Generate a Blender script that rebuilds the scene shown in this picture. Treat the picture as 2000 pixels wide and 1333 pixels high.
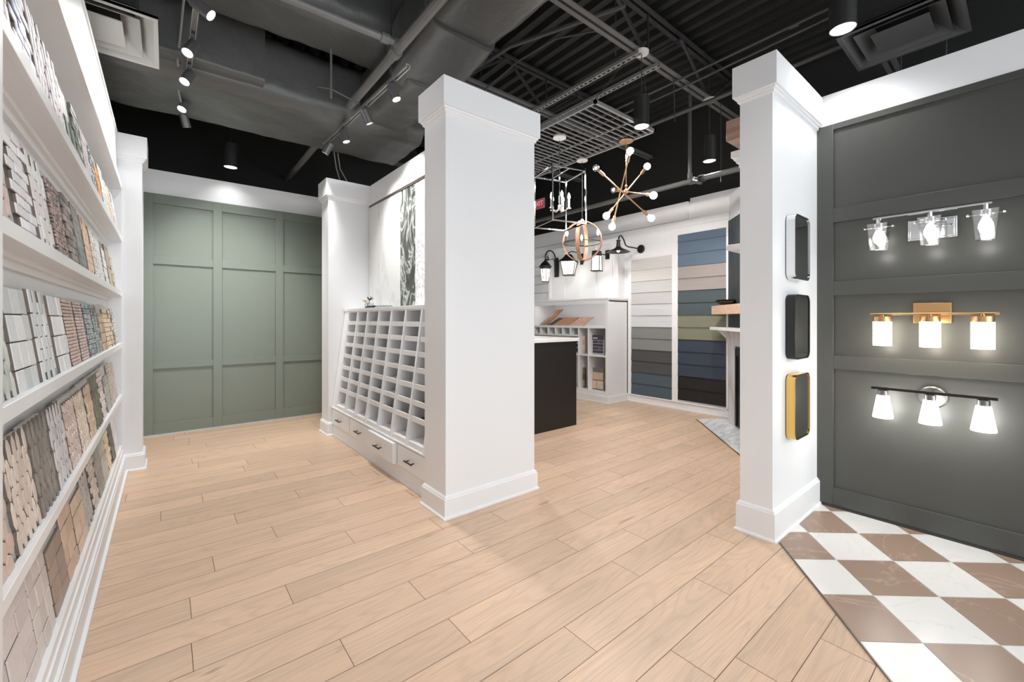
import bpy, bmesh, math, random
from mathutils import Vector, Matrix, noise
R = math.radians
rnd = random.Random(11)
for o in list(bpy.data.objects): bpy.data.objects.remove(o, do_unlink=True)
scn = bpy.context.scene
COL = scn.collection

# ------------------------------------------------------------------ camera
HEAD = math.atan(676.5/828.0)
cam = bpy.data.cameras.new('camera'); cam_ob = bpy.data.objects.new('camera', cam); COL.objects.link(cam_ob)
cam.sensor_width = 36.0; cam.lens = 828.0/2000*36; cam.shift_y = -42.5/2000; cam.clip_start = .02
cam_ob.location = (0, 0, 1.24); cam_ob.rotation_euler = (R(90), 0, -HEAD)
scn.camera = cam_ob
# ------------------------------------------------------------------ world, exposure
scn.view_settings.view_transform = 'Standard'; scn.view_settings.look = 'None'
scn.view_settings.gamma = 1.0; scn.view_settings.exposure = 0.0; scn.view_settings.use_curve_mapping = False
w = bpy.data.worlds.new('world_fill'); scn.world = w; w.use_nodes = True  # uniform fill added for even brightness, no known window behind the camera
w.node_tree.nodes['Background'].inputs[0].default_value = (.9, .96, 1, 1)
w.node_tree.nodes['Background'].inputs[1].default_value = 4.1
LAMP_W = 50.0        # watts per ceiling cylinder
SPOT_W = 48.0        # watts per track head

def light(name, kind, loc, watts, color=(1, .97, .93), size=.1, target=None, spot=100, blend=.6):
    l = bpy.data.lights.new(name, kind); l.energy = watts; l.color = color
    if kind == 'SPOT': l.spot_size = R(spot); l.spot_blend = blend; l.shadow_soft_size = size
    elif kind == 'AREA': l.shape = 'DISK'; l.size = size
    else: l.shadow_soft_size = size
    o = bpy.data.objects.new(name, l); COL.objects.link(o); o.location = loc
    if target is not None:
        o.rotation_euler = (Vector(target)-Vector(loc)).to_track_quat('-Z', 'Y').to_euler()
    return o

# ------------------------------------------------------------------ materials
def lin(c):
    f = lambda v: (v/12.92 if v <= .04045 else ((v+.055)/1.055)**2.4)
    return tuple(f(x/255.0) for x in c)+(1,)
MATS = {}
def nd(nt, t, **kw):
    n = nt.nodes.new(t)
    for k, v in kw.items(): setattr(n, k, v)
    return n
def mat(name, rgb, rough=.5, metal=0, bump=0, bscale=40, vary=0, vscale=6, emit=0, spec=None, bdist=.004):
    if name in MATS: return MATS[name]
    m = bpy.data.materials.new(name); m.use_nodes = True; nt = m.node_tree; b = nt.nodes['Principled BSDF']
    b.inputs['Base Color'].default_value = lin(rgb); b.inputs['Roughness'].default_value = rough
    b.inputs['Metallic'].default_value = metal
    if spec is not None: b.inputs['Specular IOR Level'].default_value = spec
    tc = nd(nt, 'ShaderNodeTexCoord')
    if vary:
        n = nd(nt, 'ShaderNodeTexNoise'); n.inputs['Scale'].default_value = vscale; n.inputs['Detail'].default_value = 5
        nt.links.new(tc.outputs['Object'], n.inputs['Vector'])
        mx = nd(nt, 'ShaderNodeMix', data_type='RGBA', blend_type='MIX')
        a = [max(0, x-vary) for x in rgb]; c = [min(255, x+vary) for x in rgb]
        mx.inputs[6].default_value = lin(a); mx.inputs[7].default_value = lin(c)
        nt.links.new(n.outputs['Fac'], mx.inputs[0]); nt.links.new(mx.outputs[2], b.inputs['Base Color'])
    if bump:
        n = nd(nt, 'ShaderNodeTexNoise'); n.inputs['Scale'].default_value = bscale; n.inputs['Detail'].default_value = 6
        nt.links.new(tc.outputs['Object'], n.inputs['Vector'])
        bp = nd(nt, 'ShaderNodeBump'); bp.inputs['Strength'].default_value = bump; bp.inputs['Distance'].default_value = bdist
        nt.links.new(n.outputs['Fac'], bp.inputs['Height']); nt.links.new(bp.outputs[0], b.inputs['Normal'])
    if emit:
        b.inputs['Emission Color'].default_value = lin(rgb); b.inputs['Emission Strength'].default_value = emit
    MATS[name] = m; return m
def grain(name, c1, c2, axis='X', scale=1.0, rough=.5, streak=14, bump=.15):
    """wood or veined stone: noise stretched along one axis"""
    if name in MATS: return MATS[name]
    m = mat(name, c1, rough); nt = m.node_tree; b = nt.nodes['Principled BSDF']; tc = nd(nt, 'ShaderNodeTexCoord')
    mp = nd(nt, 'ShaderNodeMapping'); s = [streak*scale]*3; s['XYZ'.index(axis)] = 1.2*scale
    mp.inputs['Scale'].default_value = s
    n = nd(nt, 'ShaderNodeTexNoise'); n.inputs['Scale'].default_value = 1; n.inputs['Detail'].default_value = 7; n.inputs['Distortion'].default_value = .6
    r = nd(nt, 'ShaderNodeValToRGB'); r.color_ramp.elements[0].position = .3; r.color_ramp.elements[1].position = .72
    r.color_ramp.elements[0].color = lin(c1); r.color_ramp.elements[1].color = lin(c2)
    nt.links.new(tc.outputs['Object'], mp.inputs[0]); nt.links.new(mp.outputs[0], n.inputs['Vector'])
    nt.links.new(n.outputs['Fac'], r.inputs[0]); nt.links.new(r.outputs[0], b.inputs['Base Color'])
    bp = nd(nt, 'ShaderNodeBump'); bp.inputs['Strength'].default_value = bump; bp.inputs['Distance'].default_value = .002
    nt.links.new(n.outputs['Fac'], bp.inputs['Height']); nt.links.new(bp.outputs[0], b.inputs['Normal'])
    return m
def marble(name, base, vein, scale=2.0, width=.04, rough=.12, stretch=(1, 1, 1), rot=(0, 0, 0), soft=.6, dist=1.5, dark2=None):
    if name in MATS: return MATS[name]
    m = mat(name, base, rough); nt = m.node_tree; b = nt.nodes['Principled BSDF']; tc = nd(nt, 'ShaderNodeTexCoord')
    mp = nd(nt, 'ShaderNodeMapping'); mp.inputs['Scale'].default_value = stretch; mp.inputs['Rotation'].default_value = rot
    n = nd(nt, 'ShaderNodeTexNoise'); n.inputs['Scale'].default_value = scale; n.inputs['Detail'].default_value = 9; n.inputs['Distortion'].default_value = dist; n.inputs['Roughness'].default_value = soft
    mt = nd(nt, 'ShaderNodeMath', operation='SUBTRACT'); mt.inputs[1].default_value = .5
    ab = nd(nt, 'ShaderNodeMath', operation='ABSOLUTE')
    r = nd(nt, 'ShaderNodeValToRGB'); r.color_ramp.elements[0].position = 0; r.color_ramp.elements[1].position = width
    r.color_ramp.elements[0].color = lin(vein); r.color_ramp.elements[1].color = lin(base)
    if dark2: e = r.color_ramp.elements.new(min(.95, width*3.5)); e.color = lin(dark2)
    nt.links.new(tc.outputs['Object'], mp.inputs[0]); nt.links.new(mp.outputs[0], n.inputs['Vector'])
    nt.links.new(n.outputs['Fac'], mt.inputs[0]); nt.links.new(mt.outputs[0], ab.inputs[0]); nt.links.new(ab.outputs[0], r.inputs[0])
    nt.links.new(r.outputs[0], b.inputs['Base Color'])
    return m
def tinted(name, rough=.35, bump=0, mottle=.12, mscale=60):
    """base colour comes from the piece's own colour attribute (glaze or stone colour), slightly mottled"""
    if name in MATS: return MATS[name]
    m = mat(name, (200, 200, 200), rough); nt = m.node_tree; b = nt.nodes['Principled BSDF']; tc = nd(nt, 'ShaderNodeTexCoord')
    at = nd(nt, 'ShaderNodeAttribute', attribute_name='tint')
    n = nd(nt, 'ShaderNodeTexNoise'); n.inputs['Scale'].default_value = mscale; n.inputs['Detail'].default_value = 5
    mr = nd(nt, 'ShaderNodeMapRange'); mr.inputs[3].default_value = 1-mottle; mr.inputs[4].default_value = 1+mottle
    mx = nd(nt, 'ShaderNodeMix', data_type='RGBA', blend_type='MULTIPLY'); mx.inputs[0].default_value = 1
    nt.links.new(tc.outputs['Object'], n.inputs['Vector']); nt.links.new(n.outputs['Fac'], mr.inputs[0])
    nt.links.new(at.outputs['Color'], mx.inputs[6]); nt.links.new(mr.outputs[0], mx.inputs[7]); nt.links.new(mx.outputs[2], b.inputs['Base Color'])
    return m
def oak_floor():
    m = mat('oak_floor', (205, 170, 140), .42); nt = m.node_tree; b = nt.nodes['Principled BSDF']; L = nt.links.new
    tc = nd(nt, 'ShaderNodeTexCoord'); at = nd(nt, 'ShaderNodeAttribute', attribute_name='tint'); sp = nd(nt, 'ShaderNodeSeparateColor'); L(at.outputs['Color'], sp.inputs[0])
    off = nd(nt, 'ShaderNodeCombineXYZ')
    for i, k in ((0, 37.0), (1, 91.0)):
        q = nd(nt, 'ShaderNodeMath', operation='MULTIPLY'); q.inputs[1].default_value = k; L(sp.outputs[i+1], q.inputs[0]); L(q.outputs[0], off.inputs[i])
    ad = nd(nt, 'ShaderNodeVectorMath', operation='ADD'); L(tc.outputs['Object'], ad.inputs[0]); L(off.outputs[0], ad.inputs[1])
    def nz(sx, sy, det, dist=0, rg=.5):
        mp = nd(nt, 'ShaderNodeMapping'); mp.inputs['Scale'].default_value = (sx, sy, 1); L(ad.outputs[0], mp.inputs[0])
        n = nd(nt, 'ShaderNodeTexNoise'); n.inputs['Scale'].default_value = 1; n.inputs['Detail'].default_value = det; n.inputs['Distortion'].default_value = dist; n.inputs['Roughness'].default_value = rg
        L(mp.outputs[0], n.inputs['Vector']); return n.outputs['Fac']
    broad = nz(1.0, 5.5, 1.5)
    mu = nd(nt, 'ShaderNodeMath', operation='MULTIPLY'); mu.inputs[1].default_value = 95; L(broad, mu.inputs[0])
    sn = nd(nt, 'ShaderNodeMath', operation='SINE'); L(mu.outputs[0], sn.inputs[0])
    fine = nz(4, 190, 5); streak = nz(.9, 16, 6, .3); knot = nz(3.5, 16, 2, .5)
    def ramp(v, p0, p1, a, c):
        r = nd(nt, 'ShaderNodeMapRange'); r.inputs[1].default_value = p0; r.inputs[2].default_value = p1; r.inputs[3].default_value = a; r.inputs[4].default_value = c; L(v, r.inputs[0]); return r.outputs[0]
    rings = ramp(sn.outputs[0], .2, 1, 1.0, .92); f = ramp(fine, .3, .7, .89, 1.07); st = ramp(streak, .32, .68, .86, 1.08); kn = ramp(knot, .70, .80, 1.0, .60)
    pl = ramp(sp.outputs[0], 0, 1, .9, 1.06)
    v = rings
    for x in (f, st, kn, pl):
        q = nd(nt, 'ShaderNodeMath', operation='MULTIPLY'); L(v, q.inputs[0]); L(x, q.inputs[1]); v = q.outputs[0]
    hue = nd(nt, 'ShaderNodeMix', data_type='RGBA'); hue.inputs[6].default_value = lin(OAK_A); hue.inputs[7].default_value = lin(OAK_B); L(streak, hue.inputs[0])
    mx = nd(nt, 'ShaderNodeMix', data_type='RGBA', blend_type='MULTIPLY'); mx.inputs[0].default_value = 1; L(hue.outputs[2], mx.inputs[6]); L(v, mx.inputs[7])
    L(mx.outputs[2], b.inputs['Base Color'])
    bp = nd(nt, 'ShaderNodeBump'); bp.inputs['Strength'].default_value = .12; bp.inputs['Distance'].default_value = .001; L(v, bp.inputs['Height']); L(bp.outputs[0], b.inputs['Normal'])
    return m
def clear_glass(name='clear_glass', tint=(1, 1, 1, 1), gl=.12):
    if name in MATS: return MATS[name]
    m = bpy.data.materials.new(name); m.use_nodes = True; nt = m.node_tree; nt.nodes.clear()
    o = nd(nt, 'ShaderNodeOutputMaterial'); t = nd(nt, 'ShaderNodeBsdfTransparent'); t.inputs[0].default_value = tint
    g = nd(nt, 'ShaderNodeBsdfGlossy'); g.inputs['Roughness'].default_value = .04
    lw = nd(nt, 'ShaderNodeLayerWeight'); lw.inputs[0].default_value = .35
    mr = nd(nt, 'ShaderNodeMapRange'); mr.inputs[3].default_value = gl*.5; mr.inputs[4].default_value = .75
    ms = nd(nt, 'ShaderNodeMixShader'); nt.links.new(lw.outputs['Facing'], mr.inputs[0]); nt.links.new(mr.outputs[0], ms.inputs[0])
    nt.links.new(t.outputs[0], ms.inputs[1]); nt.links.new(g.outputs[0], ms.inputs[2]); nt.links.new(ms.outputs[0], o.inputs[0])
    MATS[name] = m; return m
OAK_A, OAK_B = (230, 202, 176), (205, 171, 142)
WHITE = mat('white_paint', (237, 238, 240), .38, bump=.03, bscale=90)
WHITE2 = mat('white_wall_paint', (237, 238, 240), .6, bump=.04, bscale=120)
GREEN = mat('sage_green_paint', (118, 126, 115), .33, bump=.05, bscale=110)
GREY = mat('charcoal_wall_paint', (75, 76, 73), .34, bump=.05, bscale=110)
BLACKWALL = mat('black_wall_paint', (30, 30, 30), .75)
DECK = mat('black_deck_paint', (34, 34, 34), .55, vary=8, vscale=3)
STEEL = mat('dark_steel_paint', (46, 46, 47), .5, vary=8, vscale=9)
PIPED = mat('dark_pipe_paint', (72, 72, 72), .45)
PIPEM = mat('grey_pipe_paint', (118, 118, 118), .42, vary=8, vscale=9)
WRAP = mat('dark_duct_wrap', (84, 85, 84), .36, bump=.6, bscale=3.2, vary=7, vscale=3, bdist=.04)
WIREM = mat('cable_black', (60, 60, 60), .5)
CYL = mat('black_lamp_body', (48, 48, 48), .3)
TRACK = mat('track_grey_metal', (176, 176, 176), .25, .5)
HEADM = mat('track_head_grey', (110, 110, 111), .35, .4)
DIFF = mat('diffuser_light_grey', (190, 191, 187), .4)
DIFF2 = mat('diffuser_dark_grey', (92, 93, 94), .4)
CHROME = mat('polished_chrome', (225, 226, 228), .08, 1)
NICKEL = mat('brushed_nickel', (128, 128, 127), .35, 1)
BRASS = mat('brushed_brass', (206, 166, 118), .28, 1)
ABRASS = mat('antique_brass', (190, 156, 124), .34, 1)
GOLD = mat('gold_frame_metal', (228, 186, 110), .2, 1)
SILVER = mat('silver_frame_metal', (228, 229, 230), .18, 1)
BLACKM = mat('matte_black_metal', (34, 34, 35), .4, .2)
BRONZE = mat('dark_bronze_bar', (50, 45, 44), .35, .6)
MIRROR = mat('mirror_glass', (200, 204, 204), .02, 1)
BLACKLAM = mat('black_laminate', (25, 22, 21), .5)
COUNTER = mat('white_countertop', (236, 236, 236), .2)
WHITE_GLOW = mat('lit_white_glass', (255, 252, 246), .4, emit=15)
WARM_GLOW = mat('lit_warm_glass', (255, 244, 226), .4, emit=10)
LENS = mat('lamp_lens', (255, 252, 248), .4, emit=3.0)
TLENS = mat('track_lamp_lens', (255, 253, 250), .4, emit=14)
BULB = mat('lit_bulb_glass', (255, 246, 230), .3, emit=40)
LANT = mat('lit_lantern_glass', (255, 248, 236), .4, emit=1.7)
FLAME = mat('lit_candle_bulb', (255, 250, 240), .3, emit=45)
COPPER = grain('brown_wood_band', (150, 104, 80), (190, 140, 112), 'Z', 3, .5)
TINT = tinted('glazed_tile_pieces', .45)
RUSTIC = tinted('rustic_stone_pieces', .8, mottle=.3, mscale=35)
CLEAR = clear_glass()
RIBBED = clear_glass('textured_clear_glass', (.93, .93, .93, 1), .55)
BULBLIT = mat('lit_round_bulb', (255, 248, 238), .3, emit=14)
BULBG = clear_glass('bulb_clear_glass', (1, .98, .95, 1), .2)

# ------------------------------------------------------------------ mesh builder
class MB:
    def __init__(s): s.v = []; s.f = []; s.c = []; s.mi = []; s.tint = (1, 1, 1); s.m = 0
    def add(s, vs, fs):
        n = len(s.v); s.v += [Vector(p) for p in vs]
        for f in fs: s.f.append(tuple(n+i for i in f)); s.c.append(s.tint); s.mi.append(s.m)
    def box(s, a, b):
        x0, y0, z0 = [min(p, q) for p, q in zip(a, b)]; x1, y1, z1 = [max(p, q) for p, q in zip(a, b)]
        s.add([(x0, y0, z0), (x1, y0, z0), (x1, y1, z0), (x0, y1, z0), (x0, y0, z1), (x1, y0, z1), (x1, y1, z1), (x0, y1, z1)],
              [(3, 2, 1, 0), (4, 5, 6, 7), (0, 1, 5, 4), (1, 2, 6, 5), (2, 3, 7, 6), (3, 0, 4, 7)])
        return s
    def obox(s, c, ax, sz):
        """box centred at c with axis vectors ax and full sizes sz"""
        c = Vector(c); A = [Vector(a).normalized()*h*.5 for a, h in zip(ax, sz)]
        vs = [c+A[0]*i+A[1]*j+A[2]*k for k in (-1, 1) for i, j in ((-1, -1), (1, -1), (1, 1), (-1, 1))]
        fs = [(3, 2, 1, 0), (4, 5, 6, 7), (0, 1, 5, 4), (1, 2, 6, 5), (2, 3, 7, 6), (3, 0, 4, 7)]
        if A[0].cross(A[1]).dot(A[2]) < 0: fs = [f[::-1] for f in fs]
        s.add(vs, fs); return s
    def bar(s, p, q, w, h=None, up=(0, 0, 1)):
        p, q = Vector(p), Vector(q); d = (q-p); u = Vector(up)
        if abs(d.normalized().dot(u)) > .95: u = Vector((1, 0, 0))
        side = d.cross(u).normalized(); u2 = side.cross(d).normalized()
        return s.obox((p+q)/2, (d, side, u2), (d.length, w, h or w))
    def tube(s, pts, r, n=10, caps=True, radii=None):
        pts = [Vector(p) for p in pts]; rings = []
        t0 = (pts[1]-pts[0]).normalized(); u = t0.orthogonal().normalized()
        for i, p in enumerate(pts):
            t = (pts[min(i+1, len(pts)-1)]-pts[max(i-1, 0)]).normalized()
            u = (u-t*u.dot(t)).normalized(); v = t.cross(u); rr = radii[i] if radii else r
            rings.append([p+u*math.cos(a)*rr+v*math.sin(a)*rr for a in [2*math.pi*k/n for k in range(n)]])
        vs = [p for rg in rings for p in rg]; fs = []
        for i in range(len(pts)-1):
            for k in range(n): a = i*n+k; b = i*n+(k+1) % n; fs.append((a, b, b+n, a+n))
        if caps: fs.append(tuple(range(n))[::-1]); fs.append(tuple((len(pts)-1)*n+k for k in range(n)))
        s.add(vs, fs); return s
    def lathe(s, prof, c=(0, 0, 0), n=24, axis=(0, 0, 1)):
        """profile [(radius, height)], revolved about axis through c"""
        c = Vector(c); q = Vector((0, 0, 1)).rotation_difference(Vector(axis)); vs = []; fs = []
        for (r, h) in prof:
            for k in range(n): a = 2*math.pi*k/n; vs.append(c+q@Vector((r*math.cos(a), r*math.sin(a), h)))
        for i in range(len(prof)-1):
            for k in range(n): a = i*n+k; b = i*n+(k+1) % n; fs.append((a, b, b+n, a+n))
        if prof[0][0] > 1e-5: fs.append(tuple(range(n))[::-1])
        if prof[-1][0] > 1e-5: fs.append(tuple((len(prof)-1)*n+k for k in range(n)))
        s.add(vs, fs); return s
    def sphere(s, c, r, n=14, sz=1):
        return s.lathe([(max(1e-6, r*math.sin(math.pi*i/10)), -r*sz*math.cos(math.pi*i/10)) for i in range(11)], c, n)
    def prism(s, poly, c, ax, ay, depth):
        """2D polygon (ax, ay plane at c) extruded along ax x ay by depth"""
        c, ax, ay = Vector(c), Vector(ax).normalized(), Vector(ay).normalized(); nz = ax.cross(ay)*depth; n = len(poly)
        lo = [c+ax*x+ay*y for x, y in poly]; hi = [p+nz for p in lo]
        fs = [tuple(range(n))[::-1], tuple(range(n, 2*n))]+[(i, (i+1) % n, (i+1) % n+n, i+n) for i in range(n)]
        s.add(lo+hi, fs); return s
    def ring(s, outer, inner, c, ax, ay, depth):
        """frame between two polygons with equal point counts"""
        c, ax, ay = Vector(c), Vector(ax).normalized(), Vector(ay).normalized(); nz = ax.cross(ay)*depth; n = len(outer)
        P = [c+ax*x+ay*y for x, y in outer]; Q = [c+ax*x+ay*y for x, y in inner]
        vs = P+Q+[p+nz for p in P]+[q+nz for q in Q]; fs = []
        for i in range(n):
            j = (i+1) % n
            fs += [(i, j, n+j, n+i)[::-1], (2*n+i, 2*n+j, 3*n+j, 3*n+i), (i, j, 2*n+j, 2*n+i), (n+j, n+i, 3*n+i, 3*n+j)]
        s.add(vs, fs); return s
def rrect(w, h, r, n=6):
    out = []
    for cx, cy, a0 in ((w/2-r, h/2-r, 0), (-w/2+r, h/2-r, 90), (-w/2+r, -h/2+r, 180), (w/2-r, -h/2+r, 270)):
        for k in range(n+1): a = R(a0+90*k/n); out.append((cx+r*math.cos(a), cy+r*math.sin(a)))
    return out
ORG = {}
def wloc(p):
    v = Vector((0, 0, 0))
    while p is not None: v = v+p.location; p = p.parent
    return v
def obj(name, mb, m, parent=None, loc=None, bevel=0, smooth=True, world=True):
    """one mesh object from a builder in world coordinates; origin at loc (default: parent's origin or first base centre)"""
    me = bpy.data.meshes.new(name)
    if parent is not None: base = wloc(parent) if world else Vector((0, 0, 0)); my = Vector((0, 0, 0))
    else:
        if loc is None:
            if world:
                xs = [v.x for v in mb.v]; ys = [v.y for v in mb.v]; zs = [v.z for v in mb.v]
                loc = ((min(xs)+max(xs))/2, (min(ys)+max(ys))/2, min(zs))
            else: loc = (0, 0, 0)
        my = Vector(loc); base = my if world else Vector((0, 0, 0))
    me.from_pydata([tuple(v-base) for v in mb.v], [], mb.f)
    ms = m if isinstance(m, (list, tuple)) else [m]
    for x in ms: me.materials.append(x)
    if len(ms) > 1: me.polygons.foreach_set('material_index', mb.mi)
    if any(c != (1, 1, 1) for c in mb.c):
        at = me.attributes.new('tint', 'FLOAT_COLOR', 'CORNER'); k = 0
        for p in me.polygons:
            c = mb.c[p.index]
            for _ in p.loop_indices: at.data[k].color = (c[0], c[1], c[2], 1); k += 1
    me.validate()
    if smooth:
        me.polygons.foreach_set('use_smooth', [True]*len(me.polygons)); me.set_sharp_from_angle(angle=R(32))
    o = bpy.data.objects.new(name, me); COL.objects.link(o); o.location = my
    if parent is not None: o.parent = parent
    if bevel:
        bm_ = o.modifiers.new('bevel', 'BEVEL'); bm_.width = bevel; bm_.segments = 2; bm_.limit_method = 'ANGLE'; bm_.angle_limit = R(40)
    return o
def thing(name, label, cat, loc=(0, 0, 0), rot=(0, 0, 0), group=None):
    o = bpy.data.objects.new(name, None); o.empty_display_size = .05; COL.objects.link(o)
    o.location = loc; o.rotation_euler = rot; o['label'] = label; o['category'] = cat
    if group: o['group'] = group
    return o
def tag(o, label, cat, group=None):
    o['label'] = label; o['category'] = cat
    if group: o['group'] = group
    return o
def struct(name, mb, m, label=None, cat=None, parent=None, **k):
    o = obj(name, mb, m, parent, **k)
    if parent is None:
        o['kind'] = 'structure'
        if label: o['label'] = label
        if cat: o['category'] = cat
    return o
def dup(root, loc, rot=None, label=None):
    r = root.copy(); COL.objects.link(r); r.location = loc
    if rot is not None: r.rotation_euler = rot
    if label: r['label'] = label
    for ch in list(root.children):
        c = ch.copy(); COL.objects.link(c); c.parent = r
        for g in list(ch.children): d = g.copy(); COL.objects.link(d); d.parent = c
    return r

# ================================================================== STRUCTURE
# ---- oak plank floor
def floor_planks():
    mb = MB(); W = .1682; Y0 = 1.527; L = 1.185; g = .0011
    known = {0: .522, 3: .431, 2: .076, 1: .889, 4: .083, 6: .188, 5: .811, 7: .49, 9: .337, 11: -.023, 12: .197, 8: .918, 10: .723, -3: 1.244, -1: .906, -2: 1.769, -4: 1.963, -5: 1.465}
    k0 = int((-4-Y0)/W)-1; k1 = int((6.6-Y0)/W)+1
    for k in range(k0, k1+1):
        y0 = Y0+k*W; j = known.get(k, rnd.random()*L); x = j-math.ceil((j+1.2)/L)*L
        while x < 7.2:
            mb.tint = (rnd.random(), rnd.random(), rnd.random())
            a, b = max(x, -1.2)+g, min(x+L, 7.2)-g
            mb.add([(a, y0+g, 0), (b, y0+g, 0), (b, y0+W-g, 0), (a, y0+W-g, 0)], [(0, 1, 2, 3)])
            x += L
    mb.tint = (0, 0, 0)
    return mb
fl = floor_planks(); fo = struct('floor', fl, [oak_floor()], loc=(0, 0, 0), smooth=False)
sub = MB().box((-1.2, -4.2, -.06), (7.2, 6.7, -.0012)); struct('floor', sub, mat('dark_seam', (92, 66, 50), .8), loc=(3, 1, -.06))

# ---- checkerboard tile area, metal edge strip
TE0 = Vector((2.63, .878)); TED = Vector((-.7783, -.6279))      # edge line of the tiled area
def tile_floor(sel):
    mb = MB(); u = Vector((.751, -.660)); v = Vector((-.7587, -.6514)); s = .2845; O = Vector((2.883, .817)); g = .0018
    def clip(poly, p, n):
        out = []
        for i in range(len(poly)):
            a, b = poly[i], poly[(i+1) % len(poly)]; da, db = (a-p).dot(n), (b-p).dot(n)
            if da >= 0: out.append(a)
            if (da >= 0) != (db >= 0): out.append(a+(b-a)*(da/(da-db)))
        return out
    nE = Vector((-TED.y, TED.x));
    if nE.dot(Vector((3.3, .2))-TE0) < 0: nE = -nE
    for i in range(-16, 16):
        for j in range(-10, 26):
            if sel == 2: continue
            if ((i+j) % 2 == 1) != (sel == 0): continue
            P = [O+u*s*(i+a)+v*s*(j+b) for a, b in ((0, 0), (1, 0), (1, 1), (0, 1))]
            cc = sum(P, Vector((0, 0)))/4; P = [cc+(p-cc)*(1-2*g/s) for p in P]
            P = clip(P, TE0+nE*.004, nE)
            if len(P) > 2: P = clip(P, Vector((3.40, 0)), Vector((-1, 0)))
            if len(P) > 2: P = clip(P, Vector((0, -3.9)), Vector((0, 1)))
            if len(P) > 2: P = clip(P, Vector((0, .93)), Vector((0, -1)))
            if len(P) > 2: P = clip(P, Vector((-.1, 0)), Vector((1, 0)))
            if len(P) < 3: continue
            mb.tint = (.9+.1*rnd.random(), 1, 1)
            q = sum((P[a].cross(P[(a+1) % len(P)]) if hasattr(P[a], 'cross') else 0) for a in range(len(P)))
            if q < 0: P = P[::-1]
            mb.add([(p.x, p.y, .004) for p in P], [tuple(range(len(P)))])
    return mb
struct('floor', tile_floor(0), marble('brown_marble_tile', (170, 145, 128), (188, 165, 148), 1.6, .004, .3, dist=1.1, dark2=(160, 136, 120)), smooth=False, loc=(2.9, 0, 0))
struct('floor', tile_floor(1), marble('white_marble_tile', (236, 234, 231), (226, 222, 219), 1.4, .006, .25, dist=2.0), smooth=False, loc=(2.9, 0, 0))
g = MB(); e0 = TE0; e1 = TE0+TED*3.6; ne = Vector((.6279, -.7783))
poly = [e0, e1, Vector((e1.x, -3.9)), Vector((3.4, -3.9)), Vector((3.4, .93)), Vector((2.66, .93))]
g.prism([(p.x, p.y) for p in poly], (0, 0, .0015), (1, 0, 0), (0, 1, 0), .0013)
struct('floor', g, mat('pale_grout', (228, 222, 216), .8), smooth=False, loc=(2.9, 0, 0))
t = MB(); t.bar((e0.x, e0.y, .0035), (e1.x, e1.y, .0035), .006, .007); struct('trim_1', t, NICKEL)

# ---- hearth marble
H0, H1 = Vector((5.078, 2.616)), Vector((3.62, 1.295))
hp = [H0, H1, Vector((3.62, 1.12)), Vector((4.3, 1.3)), Vector((5.46, 2.31)), Vector((5.40, 2.42))]
hb = MB(); hb.prism([(p.x, p.y) for p in hp], (0, 0, 0), (1, 0, 0), (0, 1, 0), .006)
struct('floor', hb, marble('grey_veined_marble', (226, 228, 229), (196, 199, 202), 1.5, .06, .2, stretch=(1.2, 4, 1), rot=(0, 0, R(-42)), dist=.6), smooth=False)
t = MB(); t.bar((H0.x, H0.y, .004), (H1.x, H1.y, .004), .014, .008); struct('trim_2', t, BRASS)

# ---- ceiling: corrugated deck, ribs along Y
def deck():
    mb = MB(); z0, z1 = 4.10, 4.16; p = .155; x = -1.3; prof = []
    while x < 7.3:
        prof += [(x, z0), (x+.06, z0), (x+.08, z1), (x+.135, z1)]; x += p
    n = len(prof); vs = [(a, -4.3, b) for a, b in prof]+[(a, 6.8, b) for a, b in prof]
    mb.add(vs, [(i, i+1, n+i+1, n+i)[::-1] for i in range(n-1)]); return mb
struct('ceiling', deck(), DECK, smooth=False)
struct('ceiling', MB().box((-1.3, -4.3, 4.165), (7.3, 6.8, 4.2)), DECK)

# ---- perimeter black walls (left open for the added daylight behind the camera)
struct('wall_left', MB().box((-1.1, -4.2, 0), (-1.0, 6.7, 4.2)), BLACKWALL)
struct('wall_back', MB().box((-1.1, 6.62, 0), (7.2, 6.72, 4.2)), BLACKWALL)
struct('wall_right', MB().box((5.60, -4.2, 0), (5.70, 6.7, 4.2)), BLACKWALL)

def pilaster(name, x0, x1, y0, y1, ztop=2.74, base=True, label=None, baseh=.12):
    """square post with stepped cap and base; body given, mouldings grow outward"""
    mb = MB(); h = baseh; t_ = ztop
    prof = [(.027, 0), (.027, .010), (.019, .018), (.017, .0185), (.017, h), (.012, h+.005), (.012, h+.010), (.004, h+.019), (0, h+.022), (0, t_-.214), (.011, t_-.206), (.011, t_-.195), (.020, t_-.190), (.020, t_-.178), (.031, t_-.1775), (.031, t_)]
    vs = [p for d, z in prof for p in ((x0-d, y0-d, z), (x1+d, y0-d, z), (x1+d, y1+d, z), (x0-d, y1+d, z))]; n = len(prof)
    mb.add(vs, [(3, 2, 1, 0), tuple(4*(n-1)+k for k in range(4))]+[(4*a+k, 4*a+(k+1) % 4, 4*a+4+(k+1) % 4, 4*a+4+k) for a in range(n-1) for k in range(4)])
    r = struct(name, mb, WHITE, label, 'column', smooth=False)
    return r
# centre column
pilaster('wall_column', 1.347, 2.090, 2.300, 2.575, label='big white square column in the middle of the room, with stepped cap and base')
# column by the display cabinet
pilaster('wall_column', 1.345, 1.80, 4.742, 4.985, label='white column between the green wall and the cubby cabinet')
# left column at the end of the tile rack
pilaster('wall_column', -.46, -.150, 4.652, 4.90, label='white column at the far end of the mosaic rack')
# right column carrying the three mirrors
pilaster('wall_column', 2.622, 3.46, .912, 1.085, baseh=.155, ztop=2.72, label='white column carrying the three framed mirrors')

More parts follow.
